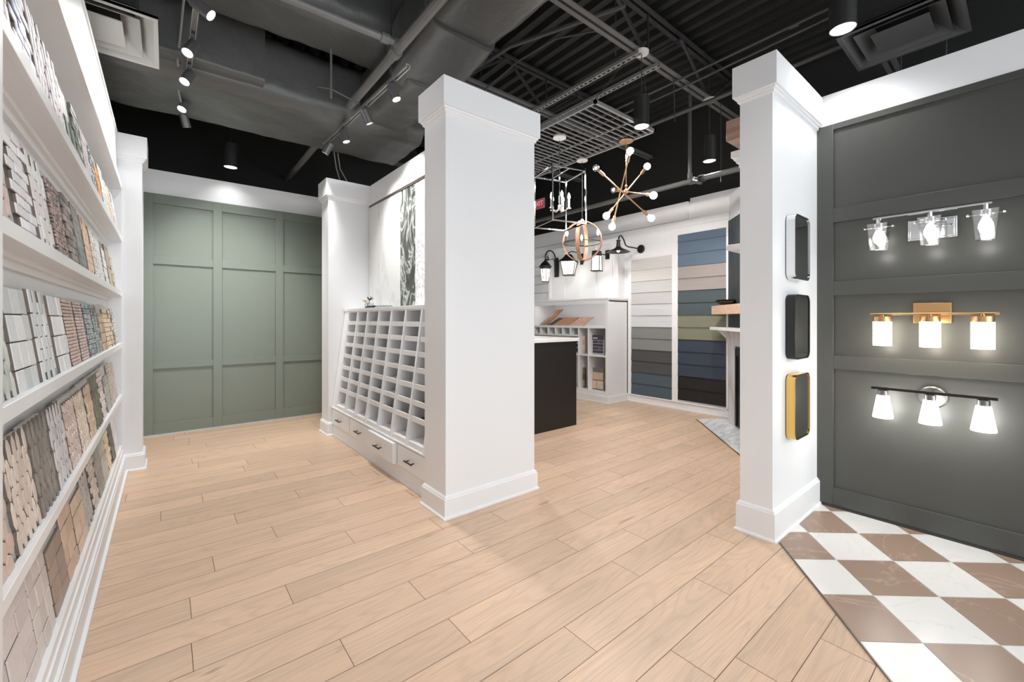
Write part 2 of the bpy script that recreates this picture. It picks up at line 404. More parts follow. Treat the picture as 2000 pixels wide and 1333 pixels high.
# ---- green wall at the back
gy = 5.90
mb = MB(); mb.box((-.9, gy+.02, 0), (1.82, gy+.14, 2.835)); mb.box((-.9, gy-.004, 2.578), (1.82, gy+.03, 2.835)); mb.box((-.9, gy-.010, 2.578), (1.82, gy, 2.60))
struct('wall_green', mb, WHITE2, bevel=.001)
mb = MB(); mb.box((-.9, gy, .0), (1.80, gy+.02, 2.578))
pan = MB(); t = .020
def strip(m_, x0, x1, z0, z1): m_.box((x0, gy-t, z0), (x1, gy+.001, z1))
xs = [(-.9, -.103), (.418, .504), (1.048, 1.133), (1.65, 1.80)]
zs = [(.012, .125), (.710, .782), (1.829, 1.915), (2.475, 2.578)]
for a, b in xs: strip(pan, a, b, .012, 2.578)
cols = [(-.103, .418), (.504, 1.048), (1.133, 1.65)]
for a, b in zs:
    for c0, c1 in cols: strip(pan, c0, c1, a, b)
gw = struct('wall_panelling', mb, GREEN); gp = obj('panel_moulding', pan, GREEN, gw, bevel=.002)
struct('baseboard_back', MB().box((-.9, gy-t-.012, 0), (1.80, gy-t+.004, .014)), mat('silver_shoe', (190, 192, 190), .4))
# short return walls closing the green bay
struct('wall_left_return', MB().box((-.60, 4.90, 0), (-.45, 5.92, 2.74)), WHITE2)

# ---- slab wall behind the cubby cabinet
mb = MB(); mb.box((1.80, 2.575, 0), (2.09, 6.62, 2.735)); mb.box((1.775, 2.575, 2.52), (1.81, 4.72, 2.735))
struct('wall_centre', mb, WHITE2, bevel=.0015)
t = MB(); t.box((1.776, 2.58, 2.495), (1.80, 4.72, 2.518)); struct('trim_3', t, mat('rail_dark', (98, 90, 84), .4, .5))
# ---- far room back
struct('wall_far_back', MB().box((2.09, 6.5, 0), (5.6, 6.62, 2.80)), WHITE2)

# ---- charcoal panelled wall on the right
gx = 3.42
mb = MB(); mb.box((gx, -4.0, 0), (gx+.12, 1.09, 2.73)); mb.box((3.405, -4.0, 2.525), (gx+.01, .93, 2.73))
struct('wall_right_partition', mb, WHITE2, bevel=.001)
gr = MB().box((gx-.005, -4.0, 0), (gx, .915, 2.525)); gm = MB(); t0, t1 = gx-.022, gx-.004
for y0, y1 in [(.822, .915)]: gm.box((t0, y0, .018), (t1, y1, 2.525))
for z0, z1 in [(.018, .134), (.915, 1.004), (1.396, 1.489), (1.876, 1.969), (2.487, 2.525)]: gm.box((t0, -4.0, z0), (t1, .822, z1))
gw = struct('wall_charcoal', gr, GREY); obj('panel_moulding', gm, GREY, gw, bevel=.002)
sh = MB(); sh.tube([(gx-.020, .88, .008), (gx-.020, -4.0, .008)], .011, 8); struct('baseboard_right', sh, mat('black_shoe', (44, 44, 43), .3))
# wall carrying the upper mantels, beyond the mirror column
struct('wall_mantel', MB().box((3.42, 1.085, 0), (3.54, 1.385, 2.30)), WHITE2)

# ---- siding wall in the far room
SX = 5.49
mb = MB(); mb.box((SX, 2.40, 0), (SX+.10, 6.5, 2.80)); mb.box((SX-.012, 2.40, 2.475), (SX, 6.5, 2.50))
mb.box((SX-.006, 2.395, 2.60), (SX, 6.5, 2.80)); mb.box((SX-.025, 2.39, 2.50), (SX, 6.5, 2.585))
struct('wall_siding', mb, WHITE2, bevel=.001)
# box chase over the siding wall
struct('trim_4', MB().box((SX-.03, 2.93, 2.60), (SX+.1, 6.5, 2.835)), WHITE2, bevel=.001)
struct('trim_5', MB().box((SX+.03, 1.8, 2.5), (SX+.10, 2.93, 2.885)), WHITE2)
struct('baseboard_siding', MB().box((SX-.022, 2.41, 0), (SX, 3.9, .095)).box((SX-.035, 2.41, .095), (SX, 3.9, .11)).box((SX-.030, 2.41, 0), (SX, 3.9, .015)), WHITE, bevel=.001)
# frame posts between the siding boards
fr = MB(); fr.box((SX-.022, 3.083, .11), (SX, 3.169, 2.475)); fr.box((SX-.03, 2.400, .11), (SX, 2.426, 2.475)); fr.box((SX-.018, 3.84, .11), (SX, 3.90, 2.475))
fr.box((SX-.022, 2.426, 2.40), (SX, 3.083, 2.475)); fr.box((SX-.012, 3.169, 2.142), (SX, 3.84, 2.165))
struct('trim_6', fr, WHITE, bevel=.0015)
# ---- diagonal fireplace wall
D = Vector((-.745, -.667)); Nn = Vector((-.667, .745)); P0 = Vector((5.49, 2.40))
def dw(s, d, z): p = P0+D*s+Nn*d; return (p.x, p.y, z)
def dbox(mb, s0, s1, d0, d1, z0, z1):
    c = dw((s0+s1)/2, (d0+d1)/2, (z0+z1)/2); mb.obox(c, ((D.x, D.y, 0), (Nn.x, Nn.y, 0), (0, 0, 1)), (s1-s0, abs(d1-d0), z1-z0)); return mb
mb = MB(); dbox(mb, -.02, 2.3, -.14, 0, 0, 2.80); struct('wall_fireplace', mb, WHITE2)
mb = MB(); dbox(mb, 0, .45, 0, .012, .11, 2.47)
gcl = MB()
for k in range(8):
    s0 = .004+k*.056; dbox(gcl, s0, s0+.050, .010, .020, .11, 2.47)
dk = struct('wall_grey_cladding', mb, mat('black_gap', (28, 30, 30), .6)); obj('board', gcl, grain('grey_green_cladding', (46, 53, 56), (62, 69, 72), 'Z', 1, .55), dk)
b = MB(); dbox(b, 0, .26, 0, .022, 0, .10); dbox(b, 0, .26, 0, .032, 0, .015); struct('baseboard_fireplace', b, WHITE, bevel=.001)

# ================================================================== MOSAIC RACK on the left wall
RY0, RY1 = 1.30, 4.648; XF = -.270          # run of the rack, front plane of the shelf lips
SH = [1.055, .640, .225]                     # lip tops below eye level
SHELF_TOP = [1.900, 1.463, 1.050, .635, .222]
rk = thing('tile_display_rack', 'long white built-in rack with five slanted shelves of mosaic sheets along the left wall', 'display rack', (-.36, 3.0, 0))
b = MB(); b.box((-.46, RY0, .0), (-.366, RY1, 2.72)); obj('back_panel', b, WHITE, rk)
b = MB(); b.box((-.46, RY0, 2.33), (-.303, RY1, 2.74)); b.box((-.46, RY0, 2.283), (-.272, RY1, 2.335)); b.box((-.31, RY0, 2.333), (-.283, RY1, 2.352)); b.box((-.31, RY0, 2.715), (-.296, RY1, 2.74))
obj('frieze', b, WHITE, rk, bevel=.002)
for i, z in enumerate(SHELF_TOP):
    b = MB(); b.box((-.37, RY0, z-.037), (XF-.004, RY1, z-.020)); b.box((XF-.020, RY0, z-.038), (XF, RY1, z)); 
    b.box((-.37, RY0, z-.052), (-.335, RY1, z-.036)); b.box((-.37, RY0, z-.075), (-.350, RY1, z-.05))
    obj('shelf', b, WHITE, rk, bevel=.0015)
b = MB(); b.box((-.46, RY0, 0), (XF+.006, RY1, .186)); b.box((-.46, RY0, 0), (-.257, RY1, .125)); b.box((-.46, RY0, 0), (-.250, RY1, .118)); b.box((-.3, RY0, 0), (-.2365, RY1, .016)); b.box((-.3, RY0, .118), (-.254, RY1, .134))
obj('base', b, WHITE, rk, bevel=.002)
b = MB(); b.box((-.46, 4.632, .18), (XF-.006, 4.650, 2.29)); obj('end_panel', b, WHITE, rk)
# white end post of the rack, right beside the camera
b = MB(); b.box((-.46, .80, 0), (-.252, 1.30, 2.74)); struct('wall_rack_post', b, WHITE)
struct('wall_left_inner', MB().box((-.62, -4.0, 0), (-.46, 4.9, 2.72)), WHITE2)

def rgb(c): return lin(c)[:3]
def mosaic_cells(kind, w, h):
    """cells [(polygon, colour index hint)] inside w x h, origin bottom centre"""
    out = []; W2 = w/2
    def rect(x, z, a, c, gp=.0036): return [(x+gp/2, z+gp/2), (x+a-gp/2, z+gp/2), (x+a-gp/2, z+c-gp/2), (x+gp/2, z+c-gp/2)]
    def run(a, c, off):
        z = 0; r = 0
        while z+c <= h+.001:
            x = -W2+(a*off if r % 2 else 0)
            while x+a <= W2+a*.3: out.append(rect(x, z, a, c)); x += a
            z += c; r += 1
    if kind == 'brick': run(.075, .030, .5)
    elif kind == 'vbrick':
        x = -W2; r = 0
        while x+.034 <= W2+.001:
            z = .037 if r % 2 else 0
            while z+.075 <= h+.03: out.append(rect(x, z, .034, .075)); z += .075
            x += .034; r += 1
    elif kind == 'square': run(.0305, .0305, 0)
    elif kind == 'bigsquare': run(.061, .061, 0)
    elif kind == 'large':
        run(.122, .061, 0)
    elif kind == 'stack': run(.073, .073, 0)
    elif kind == 'pinstripe': run(.024, .15, .0)
    elif kind in ('hex', 'bighex', 'penny'):
        r = {'hex': .0125, 'bighex': .030, 'penny': .0082}[kind]; n = 6 if kind != 'penny' else 9; q = r*math.cos(R(30)); z = r; row = 0
        while z+r*.9 <= h:
            x = -W2+q+(q if row % 2 else 0)
            while x+q*.6 <= W2: out.append([(x+(r-.0022)*math.sin(2*math.pi*k/n), z+(r-.0022)*math.cos(2*math.pi*k/n)) for k in range(n)][::-1]); x += 2*q
            z += 1.5*r if n == 6 else 1.75*r; row += 1
    elif kind == 'picket':
        a, c, tp = .026, .078, .019; x = -W2+a/2; r = 0
        while x+a/2 <= W2+.002:
            z = c/2-(c+.0)*0+(c-tp)/2*(r % 2)
            while z+c/2 <= h+.03:
                g_ = .0011; out.append([(x-a/2+g_, z-c/2+tp), (x, z-c/2+g_), (x+a/2-g_, z-c/2+tp), (x+a/2-g_, z+c/2-tp), (x, z+c/2-g_), (x-a/2+g_, z+c/2-tp)]); z += c-.001
            x += a; r += 1
    elif kind == 'chevron':
        a, c = .026, .034; x = -W2; r = 0
        while x+a <= W2+.002:
            z = 0
            while z+c <= h:
                k = .012*(1 if r % 2 else -1); y0, y1 = (z, z+k) if k > 0 else (z-k, z)
                out.append([(x+.001, y0+.001), (x+a-.001, y1+.001), (x+a-.001, y1+c*.92), (x+.001, y0+c*.92)]); z += c
            x += a; r += 1
    elif kind == 'basket':
        a = .026; z = 0; r = 0
        while z+a <= h:
            x = -W2; q = 0
            while x+a <= W2+.001:
                if (q+r) % 2: out.append(rect(x, z, a, a/2)); out.append(rect(x, z+a/2, a, a/2))
                else: out.append(rect(x, z, a/2, a)); out.append(rect(x+a/2, z, a/2, a))
                x += a; q += 1
            z += a; r += 1
    return out
BODY_SHADE = lin((128, 116, 108))[:3]      # brown-grey tile sides, toned darker to put joint shade into the colour
def mosaic_sheet(kind, cols, w, label, dark=None, group=None, cat='mosaic tile sheet', h=.300, thick=.008, board=True, lowgap=.0):
    """board with a field of small tiles, standing up, facing local -Y"""
    t_ = thing('mosaic_tile_sheet', label, cat, group=group)
    if board:
        bb = MB(); bb.box((-w/2-.003, 0, 0), (w/2+.003, .015, h+.004)); obj('backing_board', bb, BOARDM, t_, world=False, smooth=False)
    m_ = MB(); cc = [rgb(c) for c in cols]; z0 = lowgap+.004; cells_ = mosaic_cells(kind, w, h-lowgap)
    ax_ = [p[0] for P in cells_ for p in P]; az_ = [p[1] for P in cells_ for p in P]; m_.tint = rgb((84, 76, 72)); m_.box((min(ax_)+.008, -.0012, min(az_)+.006+z0), (max(ax_)-.008, .0, max(az_)-.006+z0))  # dark sheet behind the tiles stands in for shade in the joints
    for i, P in enumerate(cells_):
        c = rnd.choice(cc); k = .95+.09*rnd.random()
        if dark is not None and i % 5 == 3 and kind in ('basket', 'hex'): c = rgb(dark)
        m_.tint = tuple(min(1, q*k) for q in c); n = len(P); d0 = -thick*(.85+.3*rnd.random())
        cx = sum(p[0] for p in P)/n; cz = sum(p[1] for p in P)/n
        A = [(x, -.0002, z+z0) for x, z in P]; B = [(x, d0*.75, z+z0) for x, z in P]; C = [(cx+(x-cx)*.94, d0, cz+(z-cz)*.94+z0) for x, z in P]
        m_.add(B+C, [tuple(range(n, 2*n))]+[(j, (j+1) % n, (j+1) % n+n, j+n) for j in range(n)])
        m_.tint = BODY_SHADE; m_.add(A+[(x, d0*.75, z) for x, _, z in B], [(j, (j+1) % n, (j+1) % n+n, j+n) for j in range(n)])
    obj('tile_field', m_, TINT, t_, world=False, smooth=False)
    return t_
BOARDM = mat('sample_board', (198, 198, 196), .5)
SHEETS = [
 # top shelf
 [('vbrick', [(232, 222, 222), (225, 214, 214)], None, 'pinkish white upright-brick'), ('brick', [(225, 228, 235), (178, 186, 208), (150, 158, 188)], None, 'lavender blue brick'),
  ('picket', [(238, 234, 236), (226, 214, 218)], (128, 98, 104), 'white and mauve picket'), ('vbrick', [(236, 230, 232), (226, 216, 220)], None, 'pale pink upright-brick'),
  ('pinstripe', [(70, 84, 76), (120, 136, 124), (176, 186, 176)], None, 'dark green striped'), ('brick', [(138, 148, 138), (98, 110, 100), (210, 214, 208)], None, 'grey green brick'),
  ('square', [(228, 218, 220), (214, 204, 206)], (84, 84, 92), 'pale pink square'), ('basket', [(82, 86, 92), (150, 152, 156), (232, 232, 232)], None, 'black and white basketweave'),
  ('bigsquare', [(232, 148, 74), (226, 176, 120)], (96, 66, 48), 'orange square'), ('picket', [(214, 226, 240), (236, 240, 246)], None, 'pale blue picket'),
  ('square', [(244, 236, 218), (238, 226, 204)], None, 'cream square'), ('vbrick', [(238, 228, 214), (228, 212, 192)], None, 'warm cream upright-brick'), ('picket', [(244, 244, 242), (232, 232, 230)], None, 'bright white picket')],
 # second shelf
 [('vbrick', [(222, 196, 192), (212, 190, 186), (226, 208, 204)], (98, 84, 82), 'dusty pink upright-brick'), ('brick', [(236, 236, 238), (228, 228, 232)], (110, 110, 112), 'white speckled brick'),
  ('vbrick', [(236, 236, 234), (228, 222, 220)], (140, 96, 90), 'white and red-brown upright-brick'), ('basket', [(196, 168, 160), (168, 140, 134), (128, 122, 118)], None, 'pink and grey basketweave'),
  ('brick', [(122, 118, 114), (150, 140, 134), (176, 156, 148)], None, 'taupe grey brick'), ('picket', [(134, 136, 132), (156, 156, 150)], (92, 92, 90), 'mid grey picket'),
  ('vbrick', [(226, 188, 164), (232, 204, 184)], None, 'peach upright-brick'), ('basket', [(244, 244, 242), (236, 232, 226)], (196, 178, 162), 'white and beige basketweave'),
  ('penny', [(246, 246, 244)], None, 'white penny-round'), ('bigsquare', [(240, 240, 238), (232, 230, 226)], None, 'glossy white square'),
  ('pinstripe', [(196, 184, 166), (168, 156, 138), (222, 212, 196)], None, 'tan striped'), ('brick', [(226, 208, 186), (216, 196, 174)], None, 'beige brick'), ],
 # third shelf
 [('picket', [(206, 210, 204), (190, 196, 188)], None, 'sage white picket'), ('stack', [(226, 228, 230), (212, 216, 218), (200, 204, 206)], None, 'large pale grey square'), ('vbrick', [(232, 234, 236), (214, 218, 220)], (60, 60, 60), 'pale grey upright-brick'), 
  ('stack', [(238, 238, 240), (228, 228, 232)], None, 'large white square'), ('penny', [(222, 196, 184), (214, 190, 180)], (116, 92, 84), 'blush pink penny-round'),
  ('penny', [(226, 206, 200), (206, 186, 180)], (120, 108, 104), 'pinkish grey penny-round'), ('basket', [(164, 176, 182), (138, 150, 154), (200, 206, 208)], None, 'blue grey basketweave'),
  ('hex', [(142, 152, 146), (172, 178, 172)], (96, 106, 102), 'green grey hexagon'), ('bigsquare', [(206, 178, 148), (196, 170, 144), (170, 160, 146)], None, 'tan square'), ('square', [(240, 216, 180), (232, 206, 172)], None, 'buff yellow square'),
  ('square', [(128, 120, 92), (232, 216, 190), (222, 206, 180)], None, 'olive and cream square'), ('basket', [(238, 226, 216), (244, 240, 236)], (96, 92, 88), 'cream basketweave with dark dots'), ],
 # fourth shelf
 [('bighex', [(214, 188, 174), (204, 178, 166)], None, 'blush hexagon'), ('picket', [(226, 212, 200), (214, 198, 186)], None, 'light beige picket'), ('picket', [(150, 142, 134), (134, 128, 122)], None, 'warm grey picket'), ('picket', [(206, 202, 204), (220, 216, 218)], None, 'silver white picket'),
  ('chevron', [(226, 206, 196), (216, 196, 186)], None, 'pink chevron'), ('chevron', [(236, 220, 206), (226, 208, 192)], None, 'pale peach chevron'),
  ('bighex', [(228, 202, 176), (220, 194, 170)], None, 'sand hexagon'), ('vbrick', [(112, 112, 92), (134, 132, 110)], None, 'dark olive upright-brick'),
  ('brick', [(236, 224, 222), (226, 210, 208)], None, 'pinkish white brick'), ('bigsquare', [(184, 184, 176), (168, 166, 156)], None, 'stone grey square'), ('square', [(206, 192, 178), (196, 182, 168)], None, 'mushroom square'),
  ('penny', [(214, 206, 194), (202, 192, 180)], (92, 86, 80), 'speckled beige penny-round'), ],
 # bottom shelf
 [('large', [(206, 202, 202), (214, 210, 210)], None, 'large pale grey plank'), ('large', [(222, 214, 212), (212, 202, 200)], None, 'large pinkish white plank'), ('stack', [(210, 202, 198), (220, 212, 208)], None, 'large greige square'),
  ('large', [(168, 148, 136), (158, 140, 130)], None, 'large taupe plank'), ('stack', [(216, 190, 168), (206, 180, 160)], None, 'large peach square'), ('large', [(224, 202, 180), (214, 190, 168)], None, 'large sand plank'),
  ('vbrick', [(178, 176, 172), (190, 186, 182)], None, 'mid grey upright-brick'), ('brick', [(216, 204, 194), (204, 192, 182)], None, 'mushroom brick'), ('stack', [(150, 144, 138), (166, 160, 152)], None, 'large warm grey square'),
  ('large', [(184, 178, 170), (196, 190, 182)], None, 'large ash grey plank'), ('brick', [(238, 214, 182), (230, 206, 174)], None, 'cream yellow brick'), ('brick', [(92, 94, 86), (112, 112, 100)], None, 'dark green grey brick'),
  ('stack', [(226, 218, 216), (214, 204, 204)], None, 'large shell white square')],
]
SHN = ['top rack shelf', 'second rack shelf', 'middle rack shelf', 'fourth rack shelf', 'bottom rack shelf']
ORD = ['nearest', 'second', 'third', 'fourth', 'fifth', 'sixth', 'seventh', 'eighth', 'ninth', 'tenth', 'eleventh', 'twelfth', 'thirteenth']
for si, row in enumerate(SHEETS):
    n = len(row); ya = 1.345; yb = 4.56 if si != 1 else 4.42; p = (yb-ya)/n
    for k, (kind, cols, dk_, desc) in enumerate(row):
        lab = f'{desc} mosaic sheet, '+('first' if k == 0 else ORD[k])+f' from the near end, {SHN[si]}'
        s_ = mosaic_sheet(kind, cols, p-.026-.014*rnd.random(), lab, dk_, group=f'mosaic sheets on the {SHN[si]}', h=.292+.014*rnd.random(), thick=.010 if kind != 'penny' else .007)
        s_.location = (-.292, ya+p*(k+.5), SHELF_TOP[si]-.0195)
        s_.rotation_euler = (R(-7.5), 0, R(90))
# ================================================================== CUBBY CABINET
cb = thing('cubby_cabinet', 'white cabinet with sloped face of sample cubbies above four low drawers', 'cabinet', (1.6, 3.65, 0))
CY0, CY1 = 2.58, 4.738; zb, zt = .300, 1.322; xb, xt = 1.385, 1.520
def xf(z): return xb+(z-zb)*(xt-xb)/(zt-zb)
def sidepan(mb, y, th, z0=zb, z1=zt, out=0):
    mb.prism([(xf(z0)-out, z0), (1.774, z0), (1.774, z1), (xf(z1)-out, z1)], (0, y+th/2, 0), (1, 0, 0), (0, 0, 1), th)
c_ = MB(); c_.box((1.752, CY0, 0), (1.775, CY1, zt+.01)); sidepan(c_, 4.665, .145, out=.003); sidepan(c_, CY0+.01, .02)
obj('carcass', c_, WHITE, cb, bevel=.0012)
dv = MB()
YD = [4.598-.278*k for k in range(8)]
for y in YD[1:]: sidepan(dv, y-.0, .026, out=.010)
obj('divider', dv, WHITE, cb, bevel=.001)
ROWS = [1.317, 1.183, 1.069, .956, .838, .718, .600, .485]; 
for i in range(1, 8):
    z = ROWS[i]; s_ = MB(); s_.box((xf(z)+.006, CY0+.01, z+.002), (1.76, 4.60, z+.012)); s_.box((xf(z)+.004, CY0+.01, z-.001), (xf(z)+.016, 4.60, z+.038)); obj('shelf', s_, WHITE, cb, bevel=.001)
s_ = MB(); s_.box((1.374, CY0, .292), (1.76, CY1, .306)); s_.box((xf(.306), CY0, .300), (1.76, 4.60, .345)); obj('ledge', s_, WHITE, cb, bevel=.0015)
s_ = MB(); s_.box((1.508, CY0, 1.322), (1.775, CY1, 1.350)); s_.box((1.516, CY0, 1.310), (1.53, CY1, 1.325)); obj('top', s_, WHITE, cb, bevel=.002)
s_ = MB(); s_.box((1.398, CY0, 0), (1.76, CY1, .292)); s_.box((1.392, CY0, 0), (1.40, CY1, .118)); s_.box((1.383, CY0, 0), (1.40, CY1, .013)); obj('base', s_, WHITE, cb, bevel=.001)
YB = [4.735, 4.170, 3.625, 3.085, 2.585]
for k in range(4):
    o = .030 if k == 2 else .0; a, b_ = YB[k+1]+.010, YB[k]-.010
    d_ = MB(); d_.box((1.376-o, a, .127), (1.40, b_, .286))
    dr = obj('drawer', d_, WHITE, cb, bevel=.002)
    h = MB(); yc = (a+b_)/2; h.tube([(1.346-o, yc-.062, .205), (1.346-o, yc+.062, .205)], .0055, 8)
    for q in (-.042, .042): h.tube([(1.376-o, yc+q, .205), (1.346-o, yc+q, .205)], .0045, 8)
    obj('handle', h, BLACKM, dr)
# samples lying in the cubbies
CELL = lambda c, r: (4.598-.278*(c-.5), ROWS[r-1] if False else (ROWS[r] if r < 8 else .333))
samples = [(6, 2, 'panel', (60, 58, 56), 'dark charcoal'), (4, 2, 'panel', (128, 128, 126), 'mid grey'), (4, 3, 'flat', (32, 32, 32), 'black'), (1, 4, 'peb', (140, 138, 132), 'grey pebble'),
 (2, 4, 'peb', (190, 186, 180), 'pale pebble'), (2, 5, 'peb', (172, 172, 170), 'light grey pebble'), (2, 6, 'peb', (52, 52, 52), 'black pebble'), (3, 6, 'peb', (158, 156, 154), 'mottled grey pebble'),
 (4, 6, 'peb', (96, 94, 92), 'black and white pebble'), (6, 4, 'peb', (150, 150, 148), 'silver pebble'), (5, 4, 'flat', (222, 222, 220), 'off-white'), (5, 5, 'flat', (228, 228, 226), 'chalk white'),
 (6, 5, 'flat', (232, 232, 230), 'white'), (4, 7, 'peb', (186, 186, 184), 'ash pebble'), (5, 7, 'peb', (142, 142, 140), 'salt and pepper pebble'), (6, 7, 'peb', (168, 166, 162), 'warm grey pebble'),
 (7, 4, 'peb', (138, 140, 140), 'slate grey pebble'), (7, 3, 'flat', (236, 236, 236), 'glossy white'), (7, 6, 'peb', (62, 62, 64), 'coal black pebble'), (7, 7, 'peb', (108, 108, 106), 'black and grey pebble'), (5, 6, 'flat', (234, 234, 232), 'bright white'), (1, 8, 'flat', (210, 210, 206), 'putty white')]
CN = ['first', 'second', 'third', 'fourth', 'fifth', 'sixth', 'seventh']
for c, r, kd, co, nm in samples:
    yc, zc = CELL(c, r); zc += .0125; x0 = xf(zc)+.022
    lab = f'{nm} sample in the {CN[c-1]} cubby column from the left, {["", "first", "second", "third", "fourth", "fifth", "sixth", "seventh", "lowest"][r]} row down'
    s_ = MB()
    if kd == 'flat':
        for q in range(3): s_.box((x0+.004*q, yc-.105+.004*q, zc+.0065*q), (x0+.17, yc+.10, zc+.006+.0065*q))
        tag(obj('sample_chip', s_, mat('chip_%d_%d' % (co[0], co[2]), co, .35)), lab, 'sample', 'samples in the cubbies')
    elif kd == 'panel':
        s_.obox((x0+.12, yc, zc+.045), ((0, 1, 0), (.35, 0, 1), (1, 0, -.35)), (.222, .082, .008)); s_.box((x0+.03, yc-.11, zc), (x0+.11, yc+.11, zc+.006))
        tag(obj('sample_chip', s_, mat('chip_%d_%d' % (co[0], co[2]), co, .5)), lab, 'sample', 'samples in the cubbies')
    else:
        s_.tint = rgb(co); s_.box((x0, yc-.105, zc), (x0+.16, yc+.105, zc+.006)); tt = rgb(co)
        for q in range(90):
            k = .35+1.1*rnd.random(); s_.tint = tuple(min(.9, v*k) for v in tt); rr = .008+.006*rnd.random()
            s_.sphere((x0+.012+.135*rnd.random(), yc-.095+.19*rnd.random(), zc+.008), rr, 6, .55)
        tag(obj('pebble_sample', s_, TINT), lab, 'sample', 'samples in the cubbies')
# things on top of the cabinet
v = thing('bud_vase', 'small clear glass vase of dried flowers on the cubby cabinet', 'vase', (1.640, 4.36, 1.350))
b = MB(); b.lathe([(.026, 0), (.032, .012), (.032, .05), (.022, .062), (.024, .068)], (1.64, 4.36, 1.350), 16); obj('glass_body', b, CLEAR, v)
b = MB(); b.box((1.612, 4.33, 1.350), (1.668, 4.39, 1.354)); b.tube([(1.612, 4.30, 1.408), (1.655, 4.42, 1.410)], .0022, 6)
for q in (-.03, .03): b.tube([(1.64+q, 4.33, 1.352), (1.64+q, 4.33, 1.408)], .002, 6); b.tube([(1.64+q, 4.39, 1.352), (1.64+q, 4.39, 1.408)], .002, 6)
obj('wire_holder', b, BRONZE, v)
b = MB()
for q, (dx, dy, hz) in enumerate([(-.03, .05, .075), (.0, -.012, .10), (.01, .02, .09)]): b.tube([(1.64, 4.36, 1.36), (1.64+dx*.4, 4.36+dy*.4, 1.36+hz*.6), (1.64+dx, 4.36+dy, 1.355+hz)], .0022, 6)
obj('stem', b, mat('dark_stem', (60, 54, 36), .7), v)
b = MB()
for q in range(9):
    a = q*.7; c = Vector((1.615+.012*math.cos(a), 4.405+.016*math.sin(a), 1.428+.004*(q % 3))); b.obox(c, ((math.cos(a), math.sin(a), .3), (-math.sin(a), math.cos(a), 0), (-.3, 0, 1)), (.026, .014, .003))
obj('flower', b, mat('dried_flower', (214, 172, 118), .7), v)
b = MB()
for q, (a, e) in enumerate([(.3, .9), (1.9, .5), (3.4, .8), (4.6, 1.1), (5.4, .3)]):
    c = Vector((1.645, 4.35, 1.440)); d = Vector((math.cos(a)*.8, math.sin(a)*.8, e)).normalized(); b.obox(c+d*.02, (d, d.orthogonal(), d.cross(d.orthogonal())), (.045, .012, .003))
obj('leaf', b, mat('dark_leaf', (48, 46, 26), .6), v)
b = MB(); b.box((1.555, 4.035, 1.350), (1.66, 4.235, 1.364)); b.box((1.56, 4.035, 1.3645), (1.655, 4.228, 1.374)); tag(obj('notebook', b, mat('black_cover', (26, 26, 26), .4)), 'black books stacked beside the small vase on the cubby cabinet', 'book')
b = MB()
for q in range(4): b.box((1.56+.004*q, 3.80+.006*q, 1.350+.0055*q), (1.66, 4.02-.004*q, 1.355+.0055*q))
tag(obj('brochure_stack', b, mat('grey_brochure', (176, 172, 172), .4)), 'short stack of grey brochures next to the black books', 'brochures')
# ---- big stone slabs on the wall above
def slab(y0, y1, m, label):
    b = MB(); b.box((1.782, y0, 1.352), (1.800, y1, 2.498)); tag(obj('stone_slab', b, m, bevel=.0015), label, 'stone slab', 'stone slabs above the cubby cabinet')
slab(3.915, 4.735, marble('white_slab_stone', (233, 234, 232), (219, 220, 219), .9, .03, .15, stretch=(1, 1.6, .5), dist=1.0), 'tall white marble slab with faint veins, left of the black one')
slab(3.595, 3.911, marble('black_slab_stone', (86, 90, 86), (206, 208, 200), 2.6, .05, .15, stretch=(1, 1.5, .8), rot=(R(35), 0, 0), dist=2.2, dark2=(58, 61, 58)), 'tall black marble slab with white veins above the cubby cabinet')
slab(3.14, 3.591, marble('swirl_slab_stone', (238, 238, 240), (182, 184, 188), 4.0, .05, .15, stretch=(1, 1.6, 1.1), rot=(R(20), 0, 0), dist=2.5), 'tall white slab with grey swirls, between black slab and centre column')
slab(2.60, 3.136, marble('grey_slab_stone', (196, 196, 194), (150, 150, 150), 2.0, .05, .15), 'grey stone slab hidden behind the centre column')

# ================================================================== ISLAND
isl = thing('island', 'black island with a thin white countertop behind the centre column', 'island', (2.95, 3.9, 0))
obj('body', MB().box((2.2, 3.375, 0), (3.735, 4.35, .985)), BLACKLAM, isl, bevel=.002)
obj('countertop', MB().box((2.18, 3.350, .985), (3.76, 4.375, 1.022)), COUNTER, isl, bevel=.002)

# ================================================================== FAR DISPLAY CABINET
fc = thing('display_cabinet', 'white built-in display cabinet with open shelves on the far wall', 'cabinet', (5.25, 4.9, 0))
FX = 5.0; FY0, FY1 = 3.905, 6.45
b = MB(); b.box((FX+.001, FY0, 0), (SX, FY0+.022, 1.52)); obj('side_panel', b, WHITE, fc, bevel=.001)
b = MB(); b.box((SX-.03, FY0, 0), (SX-.002, FY1, 1.54)); obj('back_panel', b, WHITE, fc)
b = MB(); b.box((FX+.003, FY0+.01, 0), (SX-.02, FY1, .165)); b.box((FX-.010, FY0-.010, 0), (SX-.02, FY1, .10)); b.box((FX-.018, FY0-.018, 0), (SX-.02, FY1, .013)); b.box((FX-.005, FY0-.005, .10), (SX-.02, FY1, .112)); obj('base', b, WHITE, fc, bevel=.001)
b = MB(); b.box((FX, FY0, 1.500), (SX-.02, FY1, 1.545)); b.box((FX+.001, FY0+.01, 1.470), (FX+.018, FY1, 1.505)); b.box((FX-.012, FY0-.012, 1.535), (SX-.01, FY1, 1.560)); obj('top', b, WHITE, fc, bevel=.0015)
obj('light_strip', MB().box((5.035, 4.0, 1.488), (5.055, 5.40, 1.499)), mat('strip_lens', (255, 252, 246), .4, emit=9), fc)
for z, th in ((1.137, .034), (.700, .022)):
    b = MB(); b.box((FX+.002, FY0+.02, z-th), (SX-.03, FY1, z)); obj('shelf', b, WHITE, fc, bevel=.001)
